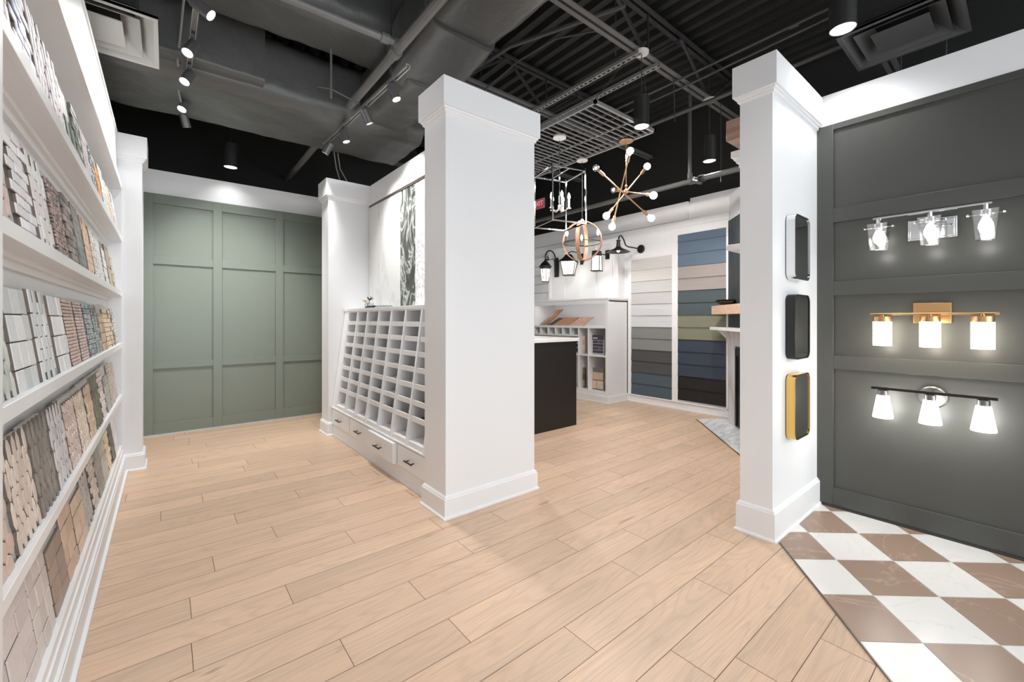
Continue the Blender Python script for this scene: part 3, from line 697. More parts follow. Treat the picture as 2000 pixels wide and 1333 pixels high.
b = MB(); b.box((FX, 4.48, .975), (SX-.03, FY1, .995)); obj('shelf', b, WHITE, fc)
for y in (5.51, 5.352, 5.163, 4.993, 4.828, 4.659):
    obj('divider', MB().box((FX, y-.008, .99), (SX-.03, y+.008, 1.105)), WHITE, fc)
for y in (4.480, 4.283):
    obj('divider', MB().box((FX, y-.008, .165), (SX-.03, y+.008, 1.105)), WHITE, fc)
obj('divider', MB().box((FX, 5.49, 1.13), (SX-.03, 5.515, 1.51)), WHITE, fc)
obj('corner_post', MB().box((FX-.003, FY0-.003, .10), (FX+.02, FY0+.045, 1.52)), WHITE, fc, bevel=.001)
# batten panel above, carrying the lanterns
UX = 5.34
b = MB(); b.box((UX, 3.97, 1.56), (SX-.001, 5.50, 2.47)); up = struct('wall_batten', b, WHITE2)
b = MB()
for y in (3.985, 4.10, 4.42, 4.75, 5.10, 5.45): b.box((UX-.022, y-.022, 1.60), (UX, y+.022, 2.44))
b.box((UX-.014, 3.97, 2.40), (UX, 5.50, 2.47)); b.box((UX-.016, 3.97, 1.56), (UX, 5.50, 1.61)); b.box((UX-.028, 3.965, 2.455), (UX, 5.50, 2.48))
obj('batten', b, WHITE, up, bevel=.001)
# white shiplap further along
sd = thing('siding_display', 'white shiplap boards behind the curled-arm lantern', 'siding display', (5.4, 6.0, 1.56))
for k in range(5): obj('plank', MB().box((5.42, 5.52, 1.565+k*.165), (5.45, 6.45, 1.565+k*.165+.158)), WHITE, sd, bevel=.002)
# ---- samples in the far cabinet
def leaning(name, y0, y1, z0, z1, xf_, xb_, m, label, cat, th=.012, group=None, over=None):
    """board standing on z0 at xf_, its top leaning back to xb_"""
    d = Vector((xb_-xf_, 0, z1-z0)); up_ = d.normalized(); nn = Vector((0, 1, 0)).cross(up_).normalized(); c = Vector((xf_, (y0+y1)/2, z0+.004))+up_*d.length/2
    b = MB(); b.obox(c, ((0, 1, 0), up_, nn), (abs(y1-y0), d.length, th)); o = obj(name, b, m, bevel=.001)
    return tag(o, label, cat, group)
W1 = grain('warm_brown_wood', (118, 82, 60), (176, 128, 98), 'Z', 3, .5); W2 = grain('greyed_wood', (128, 116, 108), (176, 162, 150), 'Z', 3, .5)
W3 = grain('dark_wood', (52, 48, 42), (80, 74, 64), 'Z', 3, .5); W4 = grain('russet_wood', (128, 78, 50), (166, 108, 74), 'Z', 3, .45); W5 = grain('pinkish_wood', (150, 116, 100), (192, 158, 140), 'Z', 3, .5)
def woodlean(yb0, yb1, yt0, yt1, zt_, m, label):
    b = MB(); z0 = 1.140; xa, xb2 = 5.08, 5.25; th = .014
    q = [(xa, yb0, z0), (xa, yb1, z0), (xb2, yt1, zt_), (xb2, yt0, zt_)]
    b.add(q+[(p[0]+th, p[1], p[2]) for p in q], [(0, 1, 2, 3)[::-1], (4, 5, 6, 7), (0, 1, 5, 4), (1, 2, 6, 5), (2, 3, 7, 6), (3, 0, 4, 7)])
    tag(obj('wood_floor_sample', b, m, bevel=.001), label, 'floor sample', 'wood floor samples in the niche')
woodlean(5.46, 5.375, 5.24, 5.165, 1.405, W2, 'tall greyed wood sample, leftmost in the white niche')
woodlean(5.372, 5.265, 5.16, 5.05, 1.405, W4, 'tall russet wood plank sample leaning in the white niche')
woodlean(5.258, 5.145, 5.15, 5.05, 1.265, W3, 'short nearly black wood sample in the white niche')
woodlean(5.135, 4.765, 5.02, 4.675, 1.272, W1, 'wide dark brown wood floor sample in the middle of the niche')
woodlean(4.752, 4.445, 4.66, 4.375, 1.275, W5, 'pinkish brown wood floor sample, rightmost in the white niche')
def brickboard(name, y0, y1, z0, z1, xa, bg, cells, label, cat='brick sample board', m=TINT, extra=None):
    t_ = thing(name, label, cat, (xa, (y0+y1)/2, z0)); b = MB(); b.box((xa, y0, z0), (xa+.014, y1, z1)); obj('board', b, mat('board_%d%d%d' % bg, bg, .5), t_)
    b = MB()
    for (a, c, e, f, col) in cells:
        k = .85+.3*rnd.random(); b.tint = tuple(min(1, v*k) for v in rgb(col)); b.box((xa-.010, y1-(y1-y0)*c, z1-(z1-z0)*f), (xa, y1-(y1-y0)*a, z1-(z1-z0)*e))
    obj('brick_face', b, m, t_, bevel=.002)
    if extra: extra(t_)
    return t_
G1, G2 = (88, 86, 92), (72, 68, 74)
cells = [(.04, .24, .26+.17*k*1.0, .26+.17*k+.14, (98, 98, 108)) for k in range(4)]
for k in range(4):
    z = .28+.17*k; s_ = .62 if k % 2 else .72
    if k % 2: cells += [(.34, .98, z, z+.14, G2)]
    else: cells += [(.34, .68, z, z+.14, G2), (.72, .98, z, z+.14, G1)]
def head(t_):
    b = MB(); b.box((5.088, 4.062, .925), (5.10, 4.372, .995)); obj('header_strip', b, mat('charcoal_violet_header', (62, 58, 74), .5), t_)
    b = MB(); b.box((5.086, 4.33, .950), (5.089, 4.365, .985)); b.box((5.086, 4.28, .945), (5.089, 4.325, .965)); b.box((5.086, 4.17, .945), (5.089, 4.26, .960)); obj('pale_mark', b, mat('pale_lettering', (226, 226, 232), .5), t_)
brickboard('brick_sample_board', 4.062, 4.372, .704, .995, 5.10, (214, 212, 222), cells, 'sample board of dark grey bricks with a dark header, upper right bay', extra=head)
brickboard('brick_sample_board', 4.522, 4.618, .704, .955, 5.10, (230, 230, 230), [(.1, .9, .12+.29*k, .36+.29*k, (28, 28, 30)) for k in range(3)], 'narrow white board with black squares next to the island corner')
brickboard('brick_sample_board', 4.43, 4.505, .704, .975, 5.10, (206, 196, 184), [(.02, .98, .02+.245*k, .23+.245*k, (214, 188, 166)) for k in range(4)], 'narrow beige brick sample in the upper shelf bay')
brickboard('stone_sample_board', 4.425, 4.545, .168, .480, 5.10, (66, 60, 54), [(.06, .94, .03, .36, (132, 110, 88)), (.06, .94, .42, .60, (116, 96, 78)), (.06, .94, .63, .95, (158, 142, 120))], 'narrow brown ledge stone sample in the lower shelf bay', 'stone sample', m=RUSTIC)
brickboard('stone_sample_board', 4.062, 4.345, .168, .495, 5.10, (120, 116, 112), [(.03, .97, .20, .54, (222, 196, 174)), (.03, .53, .58, .96, (216, 190, 170)), (.56, .98, .58, .96, (224, 202, 182))], 'tan rough-cut stone sample, lower right bay of the far cabinet', 'stone sample', m=RUSTIC)
brickboard('brick_sample_board', 4.63, 4.78, .704, .95, 5.10, (150, 146, 146), [(.03, .97, .03+.32*k, .30+.32*k, (70, 66, 68)) for k in range(3)], 'charcoal brick sample peeking past the island edge', m=RUSTIC)
brickboard('stone_sample_board', 4.63, 4.80, .168, .45, 5.10, (120, 118, 116), [(.03, .97, .03+.32*k, .30+.32*k, (84, 80, 82)) for k in range(3)], 'dark ledge stone sample at the island edge, lower shelf', 'stone sample', m=RUSTIC)
for k, y in enumerate((5.60, 5.43, 5.26, 5.08, 4.91, 4.74)):
    b = MB(); cc = [(150, 152, 150), (188, 188, 186), (216, 210, 208), (220, 214, 212), (214, 212, 210), (222, 220, 216)][k]; b.obox((5.16, y, 1.035), ((0, 1, 0), (.5, 0, 1), (1, 0, -.5)), (.135, .075, .008))
    tag(obj('tile_chip', b, mat('cubby_chip_%d' % k, cc, .5, bump=.4, bscale=120)), ['dark grey', 'mid grey', 'pale pink grey', 'blush white', 'soft grey', 'cream white'][k]+' chip in the small cubbies above the island, '+['beside the column edge', 'second from the left', 'third from the left', 'third from the right', 'second cubby from the right', 'rightmost cubby'][k], 'sample', 'chips in the small cubbies')

# ================================================================== SIDING DISPLAYS
def siding(y0, y1, edges, cols, label):
    t_ = thing('siding_display', label, 'siding display', (SX, (y0+y1)/2, edges[-1]))
    for k in range(len(edges)-1):
        zt_, zb_ = edges[k], edges[k+1]; b = MB()
        b.add([(SX-.006, y0, zt_), (SX-.006, y1, zt_), (SX-.019, y1, zb_), (SX-.019, y0, zb_), (SX, y0, zt_), (SX, y1, zt_), (SX, y1, zb_+.0), (SX, y0, zb_)],
              [(0, 1, 2, 3), (4, 7, 6, 5), (0, 4, 5, 1), (3, 2, 6, 7), (0, 3, 7, 4), (1, 5, 6, 2)])
        c = cols[k]; obj('plank', b, grain('siding_%d_%d_%d' % c, tuple(max(0, v-3) for v in c), tuple(min(255, v+3) for v in c), 'Y', 2, .6, bump=.12), t_, smooth=False)
e1_ = [2.142-k*.1692 for k in range(13)]
siding(3.169, 3.84, e1_, [(208, 205, 202)]*2+[(196, 196, 196)]+[(197, 195, 194)]+[(206, 208, 212)]*2+[(128, 130, 128)]*2+[(74, 74, 74)]*2+[(74, 88, 98)]*2, 'narrow siding display running from off-white through grey to slate blue boards')
e2_ = [2.400, 2.297]+[2.297-k*.1665 for k in range(1, 14)]
siding(2.426, 3.083, e2_, [(90, 108, 126)]*3+[(156, 148, 144)]*2+[(70, 82, 86)]*2+[(122, 124, 104)]*2+[(50, 60, 76)]*3+[(24, 20, 19)]*2, 'tall siding display from blue down through taupe, olive and navy to black boards')

# ================================================================== LANTERNS
def plate_arm(t_, y, z, xw, xc, ztop, hook=True): pass
# curled-arm lantern
lx, ly = 5.05, 5.277
t_ = thing('wall_lantern', 'black wall lantern with curled arm and ribbed bell body, leftmost of the wall lights', 'wall light', (UX, 5.26, 2.0))
b = MB(); b.prism([(-.045, -.17), (.045, -.17), (.055, .10), (.03, .17), (-.03, .17), (-.055, .10)], (UX-.026, ly, 2.15), (0, 1, 0), (0, 0, 1), .026); obj('wall_plate', b, BLACKM, t_, bevel=.004)
b = MB(); pts = []
for k in range(13): a = R(180*k/12); pts.append((UX-.05-(UX-.05-lx)*.5+(UX-.05-lx)*.5*math.cos(a), ly, 2.30+.13*math.sin(a)))
pts = [(UX-.03, ly, 2.05), (UX-.05, ly, 2.2)]+pts+[(lx+.02, ly, 2.27), (lx+.06, ly, 2.26), (lx+.075, ly, 2.30), (lx+.05, ly, 2.32)]
b.tube(pts, .012, 8); pts = [(UX-.04, ly, 2.22), (UX-.10, ly, 2.30), (lx+.09, ly, 2.27), (lx+.02, ly, 2.25), (lx, ly, 2.22)]; b.tube(pts, .008, 8); obj('arm', b, BLACKM, t_)
b = MB(); b.lathe([(.001, .08), (.012, .07), (.02, .04), (.05, .02), (.085, -.02), (.10, -.045), (.115, -.05), (.115, -.06), (.095, -.065), (.09, -.095), (.06, -.1)], (lx, ly, 2.20), 16); obj('roof', b, BLACKM, t_)
b = MB(); b.lathe([(.055, -.31), (.072, -.22), (.085, -.1)], (lx, ly, 2.20), 16); obj('glass', b, LANT, t_)
b = MB()
for k in range(8):
    a = k*math.pi/4+.2; b.tube([(lx+.088*math.cos(a), ly+.088*math.sin(a), 2.10), (lx+.074*math.cos(a), ly+.074*math.sin(a), 1.98), (lx+.058*math.cos(a), ly+.058*math.sin(a), 1.885)], .0055, 6)
b.lathe([(.062, 0), (.064, .012), (.001, .014)], (lx, ly, 1.877), 16); obj('cage', b, BLACKM, t_)
# tapered square lantern
def sqlantern(label, x, y, ztop, zroof, zbot, wt, wb, flare, ang=35, rooftype='pyr'):
    t_ = thing('wall_lantern', label, 'wall light', (UX, y, zbot)); ca, sa = math.cos(R(ang)), math.sin(R(ang)); ax, ay = (ca, sa, 0), (-sa, ca, 0)
    def loop(w_, z): return [(x+(ca*i-sa*j)*w_/2, y+(sa*i+ca*j)*w_/2, z) for i, j in ((-1, -1), (1, -1), (1, 1), (-1, 1))]
    def loft(mb, L):
        vs = [p for l in L for p in l]; fs = [(0, 1, 2, 3)[::-1], tuple(4*(len(L)-1)+k for k in range(4))]
        for i in range(len(L)-1):
            for k in range(4): fs.append((4*i+k, 4*i+(k+1) % 4, 4*i+4+(k+1) % 4, 4*i+4+k))
        mb.add(vs, fs)
    b = MB()
    if rooftype == 'pyr': loft(b, [loop(wt+flare, zroof), loop(wt+flare, zroof+.012), loop(wt*.72, zroof+.06), loop(wt*.55, ztop-.03), loop(wt*.40, ztop)])
    else: loft(b, [loop(wt, zroof), loop(wt, ztop-.01), loop(wt*.85, ztop)])
    obj('roof', b, BLACKM, t_, smooth=False)
    b = MB(); loft(b, [loop(wb*.93, zbot+.014), loop(wt*.95, zroof)]); obj('glass', b, LANT, t_, smooth=False)
    b = MB()
    for p, q in zip(loop(wb, zbot+.01), loop(wt, zroof+.002)): b.bar(p, q, .009)
    for i in range(4):
        A_, B_ = loop(wb, zbot+.01), loop(wt, zroof)
        if rooftype == 'pyr':
            m0 = (Vector(A_[i])+Vector(A_[(i+1) % 4]))/2; m1 = (Vector(B_[i])+Vector(B_[(i+1) % 4]))/2; b.bar(m0, m1, .005)
    loft(b, [loop(wb+.02, zbot), loop(wb+.02, zbot+.014)]); obj('cage', b, BLACKM, t_, smooth=False)
    b = MB(); b.box((UX-.02, y-.055, zroof-.02), (UX, y+.055, ztop+.04)); obj('wall_plate', b, BLACKM, t_, bevel=.003)
    b = MB(); zz = ztop+.0; b.tube([(UX-.02, y, zz+.01), (UX-.07, y, zz+.055), (x+.06, y, zz+.06), (x, y, zz+.03), (x, y, zz-.01)] if rooftype == 'pyr' else [(UX-.02, y, ztop-.04), (x, y, ztop-.04)], .009, 8); obj('arm', b, BLACKM, t_)
sqlantern('black wall lantern with a flared roof and tapering panes, second from the left', 5.05, 4.728, 2.285, 2.165, 1.945, .235, .165, .05)
sqlantern('black box-shaped wall lantern with straight glass panes, beside the barn light', 5.05, 4.154, 2.275, 2.195, 1.965, .115, .125, .0, ang=20, rooftype='flat')
# barn light
t_ = thing('barn_light', 'black gooseneck barn light with a wide shallow shade at the right end', 'wall light', (SX, 3.67, 2.2)); bx_, by_ = 4.93, 3.67
b = MB(); b.lathe([(.062, 0), (.062, .012), (.05, .022), (.001, .024)], (SX-.012, by_, 2.285), 20, (-1, 0, 0)); obj('wall_plate', b, BLACKM, t_)
b = MB(); b.tube([(SX-.03, by_, 2.285), (bx_+.22, by_, 2.285), (bx_+.17, by_, 2.30), (bx_+.12, by_, 2.38), (bx_+.07, by_, 2.425), (bx_+.02, by_, 2.41), (bx_, by_, 2.35)], .010, 10); obj('gooseneck', b, BLACKM, t_)
b = MB(); b.lathe([(.001, .175), (.03, .17), (.03, .155), (.022, .15), (.03, .075), (.06, .05), (.12, .025), (.165, 0), (.160, -.002), (.115, .018), (.05, .042), (.001, .05)], (bx_, by_, 2.185), 28); obj('lamp_shade', b, BLACKM, t_)
b = MB(); b.sphere((bx_, by_, 2.205), .022, 12); obj('bulb', b, WHITE_GLOW, t_)
for (x, y, z, wv) in ((5.05, 5.277, 2.0, 5), (5.05, 4.728, 2.05, 6), (5.05, 4.154, 2.08, 5)):
    light('lantern_light', 'POINT', (x-.1, y, z-.20), wv*.25, (1, .97, .93), .04)
light('barn_light_source', 'SPOT', (bx_, by_, 2.17), 10, (1, .96, .9), .03, (bx_, by_, 0), 150)

# ================================================================== MANTELS and FIREPLACE
OAKB = grain('pale_oak_beam', (214, 178, 148), (232, 202, 176), 'Y', 2, .5); WALN = grain('pinkish_walnut_beam', (150, 120, 108), (182, 150, 136), 'Y', 2, .45)
b = MB(); b.box((3.185, 1.085, 2.545), (3.43, 1.415, 2.692)); tag(obj('mantel_beam', b, WALN, bevel=.002), 'thick reddish wooden beam mantel high behind the mirror column', 'mantel')
b = MB(); b.box((3.295, 1.085, 2.452), (3.42, 1.430, 2.500)); b.box((3.31, 1.085, 2.432), (3.42, 1.415, 2.453)); b.box((3.325, 1.085, 2.414), (3.42, 1.405, 2.433)); b.box((3.34, 1.085, 2.380), (3.42, 1.39, 2.415)); b.box((3.36, 1.085, 1.79), (3.42, 1.372, 2.385))
tag(obj('mantel_shelf', b, WHITE, bevel=.002), 'white stepped crown mantel below the reddish wooden beam', 'mantel')
b = MB(); b.box((3.19, 1.085, 1.745), (3.42, 1.415, 1.785)); b.prism([(0, 0), (.17, 0), (.10, -.05), (.05, -.10), (.0, -.10)], (3.42, 1.36, 1.746), (-1, 0, 0), (0, 0, 1), -.27); b.box((3.395, 1.085, 1.15), (3.42, 1.345, 1.75))
tag(obj('mantel_shelf', b, WHITE, bevel=.0015), 'white mantel shelf with curved brackets, lower of the two upper ones', 'mantel')
fp = thing('fireplace', 'fireplace with pale marble surround and black firebox at the angled wall', 'fireplace', dw(1.0, .05, 0))
b = MB(); dbox(b, .27, .47, 0, .10, .006, .93); obj('surround_leg', b, marble('pale_surround_marble', (218, 216, 217), (196, 192, 193), 2, .08, .3, stretch=(1, 1, .4)), fp, bevel=.001)
b = MB(); dbox(b, 1.40, 1.60, 0, .10, .006, .93); obj('surround_leg', b, MATS['pale_surround_marble'], fp, bevel=.001)
b = MB(); dbox(b, .27, 1.60, 0, .10, .93, 1.11); obj('surround_lintel', b, MATS['pale_surround_marble'], fp, bevel=.001)
b = MB(); dbox(b, .47, 1.40, .0, .085, .012, .93); obj('firebox', b, mat('firebox_black', (18, 18, 18), .4), fp)
b = MB(); dbox(b, .50, 1.37, .085, .098, .82, .90); dbox(b, .49, .52, .085, .10, .02, .90); obj('firebox_trim', b, BLACKM, fp)
b = MB(); dbox(b, .02, 1.75, 0, .24, 1.108, 1.142)
for s0 in (.24, 1.52):
    c0 = dw(s0, 0, 1.108); b.prism([(0, 0), (.20, 0), (.17, -.03), (.08, -.12), (.06, -.2), (0, -.2)], c0, (Nn.x, Nn.y, 0), (0, 0, 1), -.06 if False else .06)
tag(obj('mantel_shelf', b, WHITE, bevel=.002), 'thin white mantel shelf with brackets right over the marble fireplace surround', 'mantel')
b = MB(); dbox(b, .03, 1.7, 0, .22, 1.300, 1.405); tag(obj('mantel_beam', b, OAKB, bevel=.002), 'pale oak beam mantel holding the black bowl', 'mantel')
bx = dw(.22, .11, 1.405)
b = MB(); b.lathe([(.03, 0), (.05, .004), (.10, .03), (.125, .055), (.118, .056), (.09, .034), (.04, .012), (.001, .010)], bx, 24); b.lathe([(.105, .0), (.112, .006), (.105, .012), (.098, .006), (.105, 0)], (bx[0], bx[1], bx[2]+.058), 24)
tag(obj('bowl', b, mat('gloss_black_ceramic', (24, 22, 22), .08)), 'glossy black bowl on the pale oak mantel beam', 'bowl')

# ================================================================== MIRRORS on the right column
def mirror(zc, m, label, tilt=0):
    t_ = thing('framed_mirror', label, 'mirror', (2.945, .91, zc-.19), group='rounded mirrors on the white column')
    o_, i_ = rrect(.262, .382, .045), rrect(.252, .372, .041)
    b = MB(); b.ring(o_, i_, (2.945, .907, zc), (1, 0, 0), (0, 0, 1), .046)
    obj('frame', b, m, t_)
    b = MB(); b.prism(rrect(.248, .368, .039), (2.945, .869, zc), (1, 0, 0), (0, 0, 1), .003); obj('mirror_glass', b, MIRROR, t_, smooth=False)
    b = MB(); b.prism(rrect(.258, .378, .044), (2.945, .911, zc), (1, 0, 0), (0, 0, 1), .010); obj('backing', b, BLACKM, t_)
mirror(1.665, SILVER, 'small rounded mirror in a silver frame, top of three on the column')
mirror(1.195, BLACKM, 'small rounded mirror in a black frame, middle of three on the column')
mirror(.725, GOLD, 'small rounded mirror in a gold frame, lowest of three on the column')

# ================================================================== VANITY LIGHTS on the charcoal wall
WX = gx-.006
# chrome with clear square tapered glasses
t_ = thing('vanity_light', 'chrome three-lamp vanity light with clear textured glass shades, top of three', 'wall light', (WX, .355, 1.70))
b = MB(); b.box((WX-.020, .258, 1.700), (WX, .460, 1.818)); b.box((WX-.026, .268, 1.710), (WX-.02, .450, 1.808)); obj('back_plate', b, CHROME, t_, bevel=.003)
b = MB(); b.box((3.270, .125, 1.833), (3.288, .598, 1.843)); b.tube([(3.28, .355, 1.838), (3.30, .355, 1.83), (3.33, .355, 1.78), (WX-.02, .355, 1.765)], .008, 10); obj('arm', b, CHROME, t_)
VB = []
for y in (.572, .353, .147):
    b = MB(); b.tube([(3.28, y, 1.836), (3.28, y, 1.79)], .011, 10); b.lathe([(.020, 0), (.024, .01), (.024, .03), (.014, .034)], (3.28, y, 1.775), 16); b.tube([(3.28, y-.062, 1.785), (3.28, y+.062, 1.785)], .004, 8); b.sphere((3.28, y-.064, 1.785), .007, 8); b.sphere((3.28, y+.064, 1.785), .007, 8)
    obj('socket', b, CHROME, t_)
    b = MB(); a0, a1 = .047, .035; q = lambda w_, z: [(3.28+i*w_, y+j*w_, z) for i, j in ((-1, -1), (1, -1), (1, 1), (-1, 1))]
    A_ = q(a0, 1.803)+q(a1, 1.650)+q(a0-.004, 1.803)+q(a1-.004, 1.655)
    b.add(A_, [(k, (k+1) % 4, 4+(k+1) % 4, 4+k) for k in range(4)]+[(8+k, 8+(k+1) % 4, 12+(k+1) % 4, 12+k)[::-1] for k in range(4)]+[(4, 5, 6, 7), (0, 8, 9, 1), (1, 9, 10, 2), (2, 10, 11, 3), (3, 11, 8, 0)])
    obj('glass_shade', b, RIBBED, t_, smooth=False)
    b = MB(); b.lathe([(.012, .055), (.016, .045), (.026, .02), (.028, 0), (.020, -.02), (.001, -.028)], (3.28, y, 1.715), 16); obj('bulb', b, WHITE_GLOW, t_)
    VB.append((3.28, y, 1.63, 1.4, (1, .97, .95)))
# brass with white cylinders
t_ = thing('vanity_light', 'brushed brass three-lamp vanity light with white cylinder shades, middle of three', 'wall light', (WX, .355, 1.2))
b = MB(); b.box((WX-.018, .281, 1.218), (WX, .437, 1.334)); obj('back_plate', b, BRASS, t_, bevel=.0015)
b = MB(); b.tube([(3.28, .10, 1.270), (3.28, .612, 1.270)], .0065, 12); b.bar((3.28, .355, 1.270), (WX-.01, .355, 1.270), .012); obj('arm', b, BRASS, t_)
for y in (.556, .354, .158):
    b = MB(); b.lathe([(.042, 0), (.042, .030), (.010, .032), (.007, .045)], (3.28, y, 1.225), 24); obj('socket_cap', b, BRASS, t_)
    b = MB(); b.lathe([(.043, 0), (.043, .140), (.040, .142)], (3.28, y, 1.085), 28); obj('glass_shade', b, WARM_GLOW, t_)
    VB.append((3.28, y, 1.06, 2.0, (1, .88, .76)))
# dark bar with flared shades
t_ = thing('vanity_light', 'dark bar vanity light with round nickel plate and flared white shades, lowest of three', 'wall light', (WX, .355, .74))
b = MB(); b.lathe([(.062, 0), (.062, .014), (.055, .020), (.001, .022)], (WX, .357, .793), 32, (-1, 0, 0)); obj('back_plate', b, NICKEL, t_)
b = MB(); b.box((3.272, .105, .824), (3.288, .606, .838)); obj('bar', b, BRONZE, t_, bevel=.001)
b = MB(); b.tube([(3.28, .357, .828), (WX-.015, .357, .80)], .008, 10); obj('arm', b, NICKEL, t_)
for y in (.553, .353, .155):
    b = MB(); b.lathe([(.024, 0), (.024, .030), (.012, .034)], (3.28, y, .790), 20); obj('socket_cap', b, NICKEL, t_)
    b = MB(); b.lathe([(.001, .001), (.046, 0), (.048, .004), (.028, .130), (.024, .132)], (3.28, y, .660), 28); obj('glass_shade', b, WHITE_GLOW, t_)
    VB.append((3.28, y, .63, 2.0, (1, .98, .96)))
for x, y, z, wv, c in VB: light('vanity_glow', 'POINT', (x, y, z), wv*.25, c, .03)

# ================================================================== CEILING: joists, ducts, pipes
def joist(y, label, x0=-.98, x1=5.58):
    t_ = thing('roof_joist', label, 'joist', (2.7, y, 3.62), group='roof joists')
    b = MB()
    for s in (-1, 1): b.box((x0, y+s*.012, 4.045), (x1, y+s*.055, 4.052)); b.box((x0, y+s*.012, 4.05), (x1, y+s*.018, 4.095))
    obj('top_chord', b, STEEL, t_, smooth=False)
    b = MB()
    for s in (-1, 1): b.box((x0, y+s*.012, 3.622), (x1, y+s*.05, 3.629)); b.box((x0, y+s*.012, 3.625), (x1, y+s*.018, 3.668))
    obj('bottom_chord', b, mat('joist_chord_grey', (98, 98, 98), .5), t_, smooth=False)
    b = MB(); x = x0+.35; k = 0
    while x < x1-1.2:
        b.bar((x, y, 4.06), (x+.58, y, 3.64), .024, .024); b.bar((x+.58, y, 3.64), (x+1.16, y, 4.06), .024, .024)
        if True: b.bar((x+.58, y, 4.06), (x+.58, y, 3.64), .014)
        x += 1.16; k += 1
    obj('web', b, STEEL, t_, smooth=False)
joist(2.225, 'nearest full steel roof joist, carrying the grey cylinder lamps')
joist(3.57, 'second steel roof joist, behind the one with the lamps')
joist(4.92, 'third steel roof joist, above the far end of the lamp grid')
joist(.83, 'steel roof joist closest to the camera at the top of the picture')
joist(6.2, 'farthest steel roof joist near the back walls')

def duct(name, p0, p1, w_, h_, label, rc=.12, amp=.014, seed=0, m=None, taper=1.0, parent=None, pname='duct'):
    """wrapped duct: rounded box section swept from p0 to p1 (section centre), surface puckered"""
    p0, p1 = Vector(p0), Vector(p1); d = (p1-p0); L = d.length; d.normalize(); side = d.cross(Vector((0, 0, 1))).normalized(); up_ = side.cross(d)
    sec = rrect(w_, h_, rc, 7); n0 = len(sec); dens = []
    for i in range(n0):
        a, b_ = Vector(sec[i]), Vector(sec[(i+1) % n0]); st = max(1, int((b_-a).length/.06))
        for k in range(st): dens.append(a+(b_-a)*k/st)
    n = len(dens); ns = max(2, int(L/.05)); vs = []
    for i in range(ns+1):
        t = i/ns; k = 1+(taper-1)*t
        for q in dens:
            p = p0+d*L*t+side*q.x*k+up_*q.y*k
            e = noise.noise(p*2.3+Vector((seed, 0, 0)))*1.0+noise.noise(p*7+Vector((0, seed, 0)))*.5+abs(noise.noise(Vector((p.x*4, p.y*4, p.z*13))+Vector((seed, seed, 0))))*.6
            seam = .010*math.exp(-((((t*L) % 1.2)-.6)/.03)**2)
            nn = (side*q.x+up_*q.y).normalized(); vs.append(p+nn*(e*amp-seam))
    fs = [(i*n+k, (i+1)*n+k, (i+1)*n+(k+1) % n, i*n+(k+1) % n) for i in range(ns) for k in range(n)]
    fs += [tuple(range(n)), tuple(ns*n+k for k in range(n))[::-1]]
    b = MB(); b.add(vs, [f[::-1] for f in fs])
    o = obj(pname if parent is not None else name, b, m or WRAP, parent)
    if parent is None: tag(o, label, 'duct')
    return o
dt = thing('ductwork', 'large dark foil-wrapped ductwork above the centre column with branches crossing to the left', 'duct', (1.65, 2.2, 3.1))
duct('', (1.655, -.2, 3.52), (1.655, 2.75, 3.52), .56, .50, '', .10, .012, 3, parent=dt, pname='near_section')
duct('', (1.655, 2.62, 3.50), (1.66, 3.25, 3.37), .58, .52, '', .12, .020, 9, parent=dt, pname='elbow')
duct('', (1.66, 3.10, 3.37), (1.66, 4.30, 3.36), .50, .50, '', .14, .018, 5, parent=dt, pname='far_section')
duct('', (-.97, 4.50, 3.34), (2.07, 4.42, 3.34), .94, .56, '', .14, .016, 13, parent=dt, pname='wrapped_section')
duct('', (-.97, 3.98, 3.40), (.62, 4.02, 3.40), .20, .50, '', .04, .012, 17, parent=dt, pname='plenum_box')
duct('', (-.98, 3.58, 3.72), (1.5, 3.52, 3.72), .62, .50, '', .16, .012, 21, parent=dt, pname='branch_section')

def pipe(name, pts, r, label, m=PIPEM, cat='pipe', group=None, n=10, coup=()):
    b = MB(); b.tube(pts, r, n)
    for c, d in coup: c = Vector(c); d = Vector(d).normalized(); b.tube([c-d*.03, c+d*.03], r*1.35, n)
    return tag(obj(name, b, m), label, cat, group)
pipe('sprinkler_pipe', [(1.285, -.3, 3.2), (1.305, 2.8, 3.2), (1.315, 6.6, 3.2)], .034, 'long grey pipe running away beside the main duct to the back wall', coup=[((1.305, 2.95, 3.2), (0, 1, 0))])
pipe('sprinkler_pipe', [(-1.0, 2.97, 3.23), (1.24, 2.89, 3.23), (1.295, 2.885, 3.225), (1.315, 2.88, 3.19), (1.317, 2.88, 3.12)][:4], .026, 'thinner grey pipe joining the long pipe at an elbow near the main duct', coup=[((1.20, 2.89, 3.23), (1, 0, 0)), ((1.29, 2.885, 3.225), (1, 0, .1))])
pipe('sprinkler_pipe', [(4.44, 1.6, 2.745), (4.38, 5.9, 2.745)], .028, 'grey horizontal pipe low in front of the black wall, far room', PIPED, coup=[((4.43, 2.22, 2.745), (0, 1, 0)), ((4.43, 2.33, 2.745), (0, 1, 0))])
pipe('drop_pipe', [(4.27, 2.27, 3.60), (4.27, 2.27, 2.735), (4.28, 2.265, 2.70), (4.31, 2.255, 2.695), (4.43, 2.235, 2.70), (4.44, 2.23, 2.73)], .019, 'thin vertical pipe dropping to the horizontal pipe with an elbow', PIPED, coup=[((4.27, 2.27, 2.745), (0, 0, 1))])
pipe('conduit', [(3.87, .4, 3.59), (3.90, 2.2, 3.59), (3.92, 6.2, 3.59)], .011, 'thin conduit crossing the ceiling, left one of a pair by the joist', PIPED, cat='conduit', coup=[((3.90, 1.2, 3.59), (0, 1, 0))])
